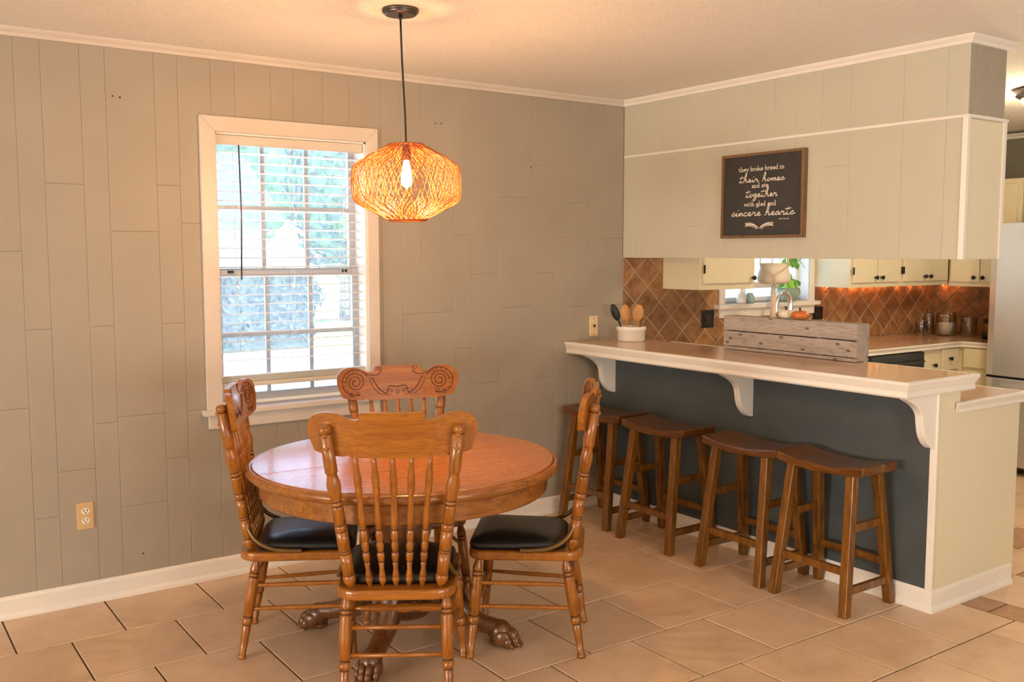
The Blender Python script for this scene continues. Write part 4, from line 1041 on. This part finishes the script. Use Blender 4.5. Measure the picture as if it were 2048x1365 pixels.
# ------------------------------------------------------------------ things on the bar and counters
bxm = thing('slatted_box', 'grey washed wooden slat box standing along the back of the bar', 'box', (.002, -1.225, TZ))
bl_ = .412
for z0, z1 in ((.002, .018), (.022, .099), (.104, .180)):
    MB().box(0, .014, -bl_, bl_, z0, z1).build('slat', GREYW, bxm, bevel=.0015)
    MB().box(.082, .096, -bl_, bl_, z0, z1).build('slat', GREYW, bxm, bevel=.0015)
for y in (-bl_, bl_-.016): MB().box(.0142, .0818, y, y+.016, 0.002, .181).build('end_board', GREYW, bxm, bevel=.0015)
for y in (-.2, .1): MB().box(.0142, .0818, y, y+.016, 0.002, .165).build('divider', GREYW, bxm)
MB().box(.0142, .0818, -bl_+.016, bl_-.016, .166, .178).build('top_board', GREYW, bxm)

def pumpkin(x, y, z, r, h, m, label):
    t = thing('pumpkin', label, 'pumpkin', (x, y, z), 0, 'small pumpkins on the slat box')
    b = MB(); v = []; f = []; S = 48; Rn = 12
    for i in range(Rn+1):
        th = PI*i/Rn
        for k in range(S):
            q = 2*PI*k/S; lob = 1-.10*abs(math.sin(q*4.5))**.0 if False else 1-.10*(1-abs(math.sin(q*4.5)))**2
            rr = r*lob*math.sin(th)**.75 if 0 < i < Rn else .001
            v.append((rr*math.cos(q), rr*math.sin(q), h/2+h/2*math.cos(th)*(1-.22*math.exp(-(math.sin(th)/.35)**2))))
    for i in range(Rn):
        for k in range(S): f.append((i*S+k, (i+1)*S+k, (i+1)*S+(k+1) % S, i*S+(k+1) % S))
    b.add(v, f, True); b.build('body', m, t)
    MB().tube([(0, 0, h*.84), (.001, .002, h*1.02), (.004, .006, h*1.22)], [.008, .005, .006], 8).build('stem', STEM, t)
pumpkin(.046, -1.190, TZ+.1805, .040, .050, PUMPW, 'small white pumpkin on the wooden slat box')
pumpkin(.046, -1.277, TZ+.1805, .045, .048, PUMPO, 'small orange pumpkin on the wooden slat box')

ck = thing('utensil_crock', 'white ceramic crock holding cooking utensils at the wall end of the bar', 'crock', (-.085, -.175, TZ+.0005))
cr = MB(); S = 32; prof = [(0, .001), (.078, 0), (.082, .006), (.083, .060), (.088, .063), (.088, .082), (.084, .086), (.077, .086), (.075, .080), (.074, .012), (0, .010)]
v = []; f = []
for r_, z in prof: v += [(max(r_, .0005)*math.cos(2*PI*k/S), max(r_, .0005)*math.sin(2*PI*k/S), z) for k in range(S)]
for i in range(len(prof)-1):
    for k in range(S): f.append((i*S+k, i*S+(k+1) % S, (i+1)*S+(k+1) % S, (i+1)*S+k))
cr.add(v, f, True); cr.build('pot', CERAM, ck)
def utensil(name, label, dx, dy, tilt, head, m, hl=.17, hw=.03, hh=.075):
    t = thing(name, label, 'utensil', (ck.location.x+dx, ck.location.y+dy, TZ+.0125))
    h = MB(); h.tube([(0, 0, 0.001), (tilt[0]*.12, tilt[1]*.12, .12)], .005, 8); h.build('handle', m, t)
    p = Vector((tilt[0]*.12, tilt[1]*.12, .115)); d = Vector((tilt[0], tilt[1], 1)).normalized()
    b = MB(); rot = Vector((0, 0, 1)).rotation_difference(d).to_matrix() @ Matrix.Rotation(-.6, 3, 'Z')
    if head == 'whisk':
        for k in range(6):
            q = PI*k/6; ring = [rot @ Vector((math.sin(PI*i/12)*.022*math.cos(q)*(1 if 1 else 0), math.sin(PI*i/12)*.022*math.sin(q), hh*(i/12))) for i in range(13)]
            b.tube([p+x for x in ring], .0012, 5)
    else:
        b.ball(p+d*hh*.5, (hw, .006, hh*.62), 16, 10, rot)
    b.build('head', m, t)
utensil('cooking_spoon', 'black cooking spoon leaning left in the crock', -.022, .024, (-.36, .18), 'spoon', BLACK, hw=.024, hh=.085)
utensil('wooden_spoon', 'wooden spatula standing left in the crock', -.022, -.006, (-.16, .02), 'spoon', BAMB, hw=.027, hh=.08)
utensil('wooden_spoon', 'wide wooden spoon at the front of the crock', .012, -.022, (.04, -.10), 'spoon', BAMB, hw=.033, hh=.078)
utensil('wooden_spoon', 'dark wooden spoon leaning right in the crock', .040, -.006, (.30, -.05), 'spoon', STOOLW, hw=.014, hh=.08)
utensil('whisk', 'wire whisk at the right of the crock', .026, .022, (.22, .05), 'whisk', CHROME, hh=.09)

def vessel(prof, S=24):
    m = MB(); v = []; f = []
    for r_, z in prof: v += [(max(r_, .0004)*math.cos(2*PI*k/S), max(r_, .0004)*math.sin(2*PI*k/S), z) for k in range(S)]
    for i in range(len(prof)-1):
        for k in range(S): f.append((i*S+k, i*S+(k+1) % S, (i+1)*S+(k+1) % S, (i+1)*S+k))
    m.add(v, f, True); return m
def jar(x, y, r_, h, label, fill=None, knobm=None):
    t = thing('glass_jar', label, 'jar', (x, y, KZc+.0005), 0, 'glass canisters on the kitchen counter')
    vessel([(0, 0), (r_*.92, 0), (r_, .006), (r_, h-.012), (r_*.9, h), (r_*.88, h), (r_*.94, h-.012), (r_*.94, .010), (0, .008)]).build('body', JARG, t)
    l = vessel([(0, h+.001), (r_*.97, h+.001), (r_*1.0, h+.006), (r_*.9, h+.014), (r_*.25, h+.022), (.010, h+.028), (.017, h+.040), (.012, h+.053), (0, h+.056)]).build('lid', JARG, t)
    if fill: vessel([(0, .010), (r_*.925, .010), (r_*.925, fill), (r_*.5, fill+.006), (0, fill-.004)]).build('contents', FLOUR, t, label='white flour')
    torus(r_*.99, h-.004, .0025).build('seal_ring', CHROME, t)
jar(3.015, -.105, .045, .115, 'short narrow glass jar, leftmost of the canisters')
jar(3.125, -.095, .042, .150, 'tall narrow glass jar just left of the flour jar')
jar(3.135, -.235, .075, .165, 'large glass jar half full of flour', .095)
jar(3.170, -.400, .060, .145, 'empty glass jar right of the flour jar')
gr_ = thing('pepper_grinder', 'black capped grinder jar beside the refrigerator', 'grinder', (3.10, -.585, KZc+.0005))
vessel([(0, 0), (.036, 0), (.036, .042), (.030, .044), (0, .044)]).build('base', BLACK, gr_); vessel([(0, .0445), (.028, .0445), (.028, .120), (0, .120)]).build('body', JARG, gr_)
vessel([(0, .1205), (.035, .1205), (.036, .135), (.034, .150), (0, .152)]).build('cap', BLACK, gr_)

fa = thing('faucet', 'arched chrome gooseneck faucet below the kitchen window', 'faucet', (1.335, -.115, KZc))
MB().turn((0, 0, 0), (0, 0, .05), [(0, .030), (.3, .026), (1, .016)], 16).build('base', CHROME, fa)
arc = [(-.062, 0, .03), (-.062, 0, .25)]+[(-.062*math.cos(PI*i/10), -.02*i/10, .29+.085*math.sin(PI*i/10)) for i in range(11)]+[(.062, -.02, .25), (.062, -.02, .15)]
MB().tube([(p[0], p[1], p[2]) for p in arc], [.016]*(len(arc)-3)+[.016, .018, .018], 12).build('spout', CHROME, fa)
MB().turn((-.062, 0, 0), (-.062, 0, .04), [(0, .024), (1, .014)], 14).build('escutcheon', CHROME, fa)
sd = thing('soap_bottle', 'white soap bottle at the left of the sink', 'bottle', (.905, -.18, KZc+.0005))
vessel([(0, 0), (.03, 0), (.032, .01), (.032, .13), (.02, .15), (.012, .155), (.012, .17), (0, .17)]).build('body', CERAM, sd)
MB().ball((0, 0, .195), (.018, .018, .026), 12, 8).build('pump', CERAM, sd)

# macrame planter hanging in front of the kitchen window
hp = thing('hanging_planter', 'clay pot in a cotton macrame hanger before the kitchen window', 'planter', (1.082, -.25, 1.315))
vessel([(0, 0), (.080, 0), (.100, .010), (.107, .032), (.102, .060), (.090, .100), (.082, .132), (.076, .132), (.082, .100), (0, .095)]).build('pot', POTW, hp)
F_ = Vector((-.77, -.64, 0)); Q_ = Vector((.64, -.77, 0)); Zv = Vector((0, 0, 1))
for sf_ in (1, -1):
    for sq_ in (1, -1):
        pts = [Q_*sq_*.004+Zv*1.0, Q_*sq_*.072+Zv*.32, Q_*sq_*.088+F_*sf_*.012+Zv*.140, Q_*sq_*.070+F_*sf_*.078+Zv*.098, Q_*sq_*.012+F_*sf_*.112+Zv*.060, Q_*sq_*.004+F_*sf_*.114+Zv*.030, F_*sf_*.075-Zv*.006, Zv*-.012]
        MB().tube(catmull(pts, 5), .0048, 6).build('rope', ROPE, hp)
MB().turn((0, 0, -.008), (0, 0, -.24), [(0, .008), (.08, .016), (.16, .011), (.22, .014), (.4, .020), (.7, .018), (1, .022)], 12).build('tassel', ROPE, hp)
MB().tube([(0, 0, .97), (0, 0, CZ-1.315-.001)], .006, 8).build('hook', BRONZE, hp)
def leaf_mesh(b, p, d, ln):
    d = Vector(d).normalized(); s_ = d.cross(Vector((0, 0, 1)));
    s_ = s_.normalized() if s_.length > .01 else Vector((1, 0, 0)); n_ = s_.cross(d)
    ax = [0, .2, .5, .8, 1]; w_ = [.06, .48, .56, .34, .0]; v = []
    for t, ww in zip(ax, w_):
        c = p+d*ln*t-Vector((0, 0, 1))*ln*.35*t*t
        v += [c-s_*ln*ww+n_*ln*.06, c, c+s_*ln*ww+n_*ln*.06]
    f = []
    for i in range(4):
        for j in range(2): f.append((i*3+j, i*3+j+1, (i+1)*3+j+1, (i+1)*3+j))
    b.add(v, f, True)
def plant(name, label, loc, n, spread, ln, droop, parent_pot=None):
    t = thing(name, label, 'plant', loc)
    if parent_pot: parent_pot(t)
    st = MB()
    for i in range(n):
        q = 2.4*i+.3; e_ = Vector((math.cos(q)*spread*random.uniform(.4, 1), math.sin(q)*spread*.7*random.uniform(.4, 1), random.uniform(-droop, .05)))
        st.tube(catmull([(0, 0, -.01), (e_.x*.5, e_.y*.5, max(e_.z, 0)+.04), e_], 4), .002, 5)
        b = MB(); leaf_mesh(b, e_, (e_.x, e_.y, random.uniform(-.12, .02)), ln*random.uniform(.8, 1.2)); b.build('leaf', LEAF, t)
    st.build('stem', LEAF, t)
def cpot(t): vessel([(0, -.095), (.045, -.095), (.075, -.075), (.093, -.03), (.085, -.004), (.092, .0), (.080, .0), (.078, -.01), (0, -.015)]).build('pot', CELADON, t)
plant('potted_plant', 'green leafy plant in a celadon pot on the kitchen window sill', (1.52, -.004, 1.2695), 14, .075, .060, -.06, cpot)
def wpot(t): vessel([(0, -.11), (.05, -.11), (.07, -.03), (.07, 0), (.062, 0), (.06, -.01), (0, -.012)]).build('pot', CERAM, t)
def hang(t):
    wpot(t)
    for k in range(3):
        q = k*2.1; MB().tube([(.068*math.cos(q), .068*math.sin(q), 0), (0, 0, .62), (0, 0, CZ-1.62)], .002, 5).build('cord', ROPE, t)
plant('hanging_plant', 'trailing green pothos hung in the kitchen window beside the macrame pot', (1.33, -.17, 1.60), 18, .07, .060, .15, hang)
bt_ = thing('small_vase', 'small pale glass bottle at the left of the kitchen window sill', 'vase', (1.06, .0, 1.1745))
vessel([(0, 0), (.03, 0), (.033, .01), (.033, .055), (.012, .075), (.012, .10), (.015, .104), (.010, .104), (0, .09)]).build('body', CERAM, bt_)
bt2 = thing('small_vase', 'small grey green jar beside the pale bottle on the sill', 'vase', (1.145, .005, 1.1745))
vessel([(0, 0), (.030, 0), (.036, .02), (.034, .05), (.022, .062), (.022, .07), (0, .07)]).build('body', CELADON, bt2)
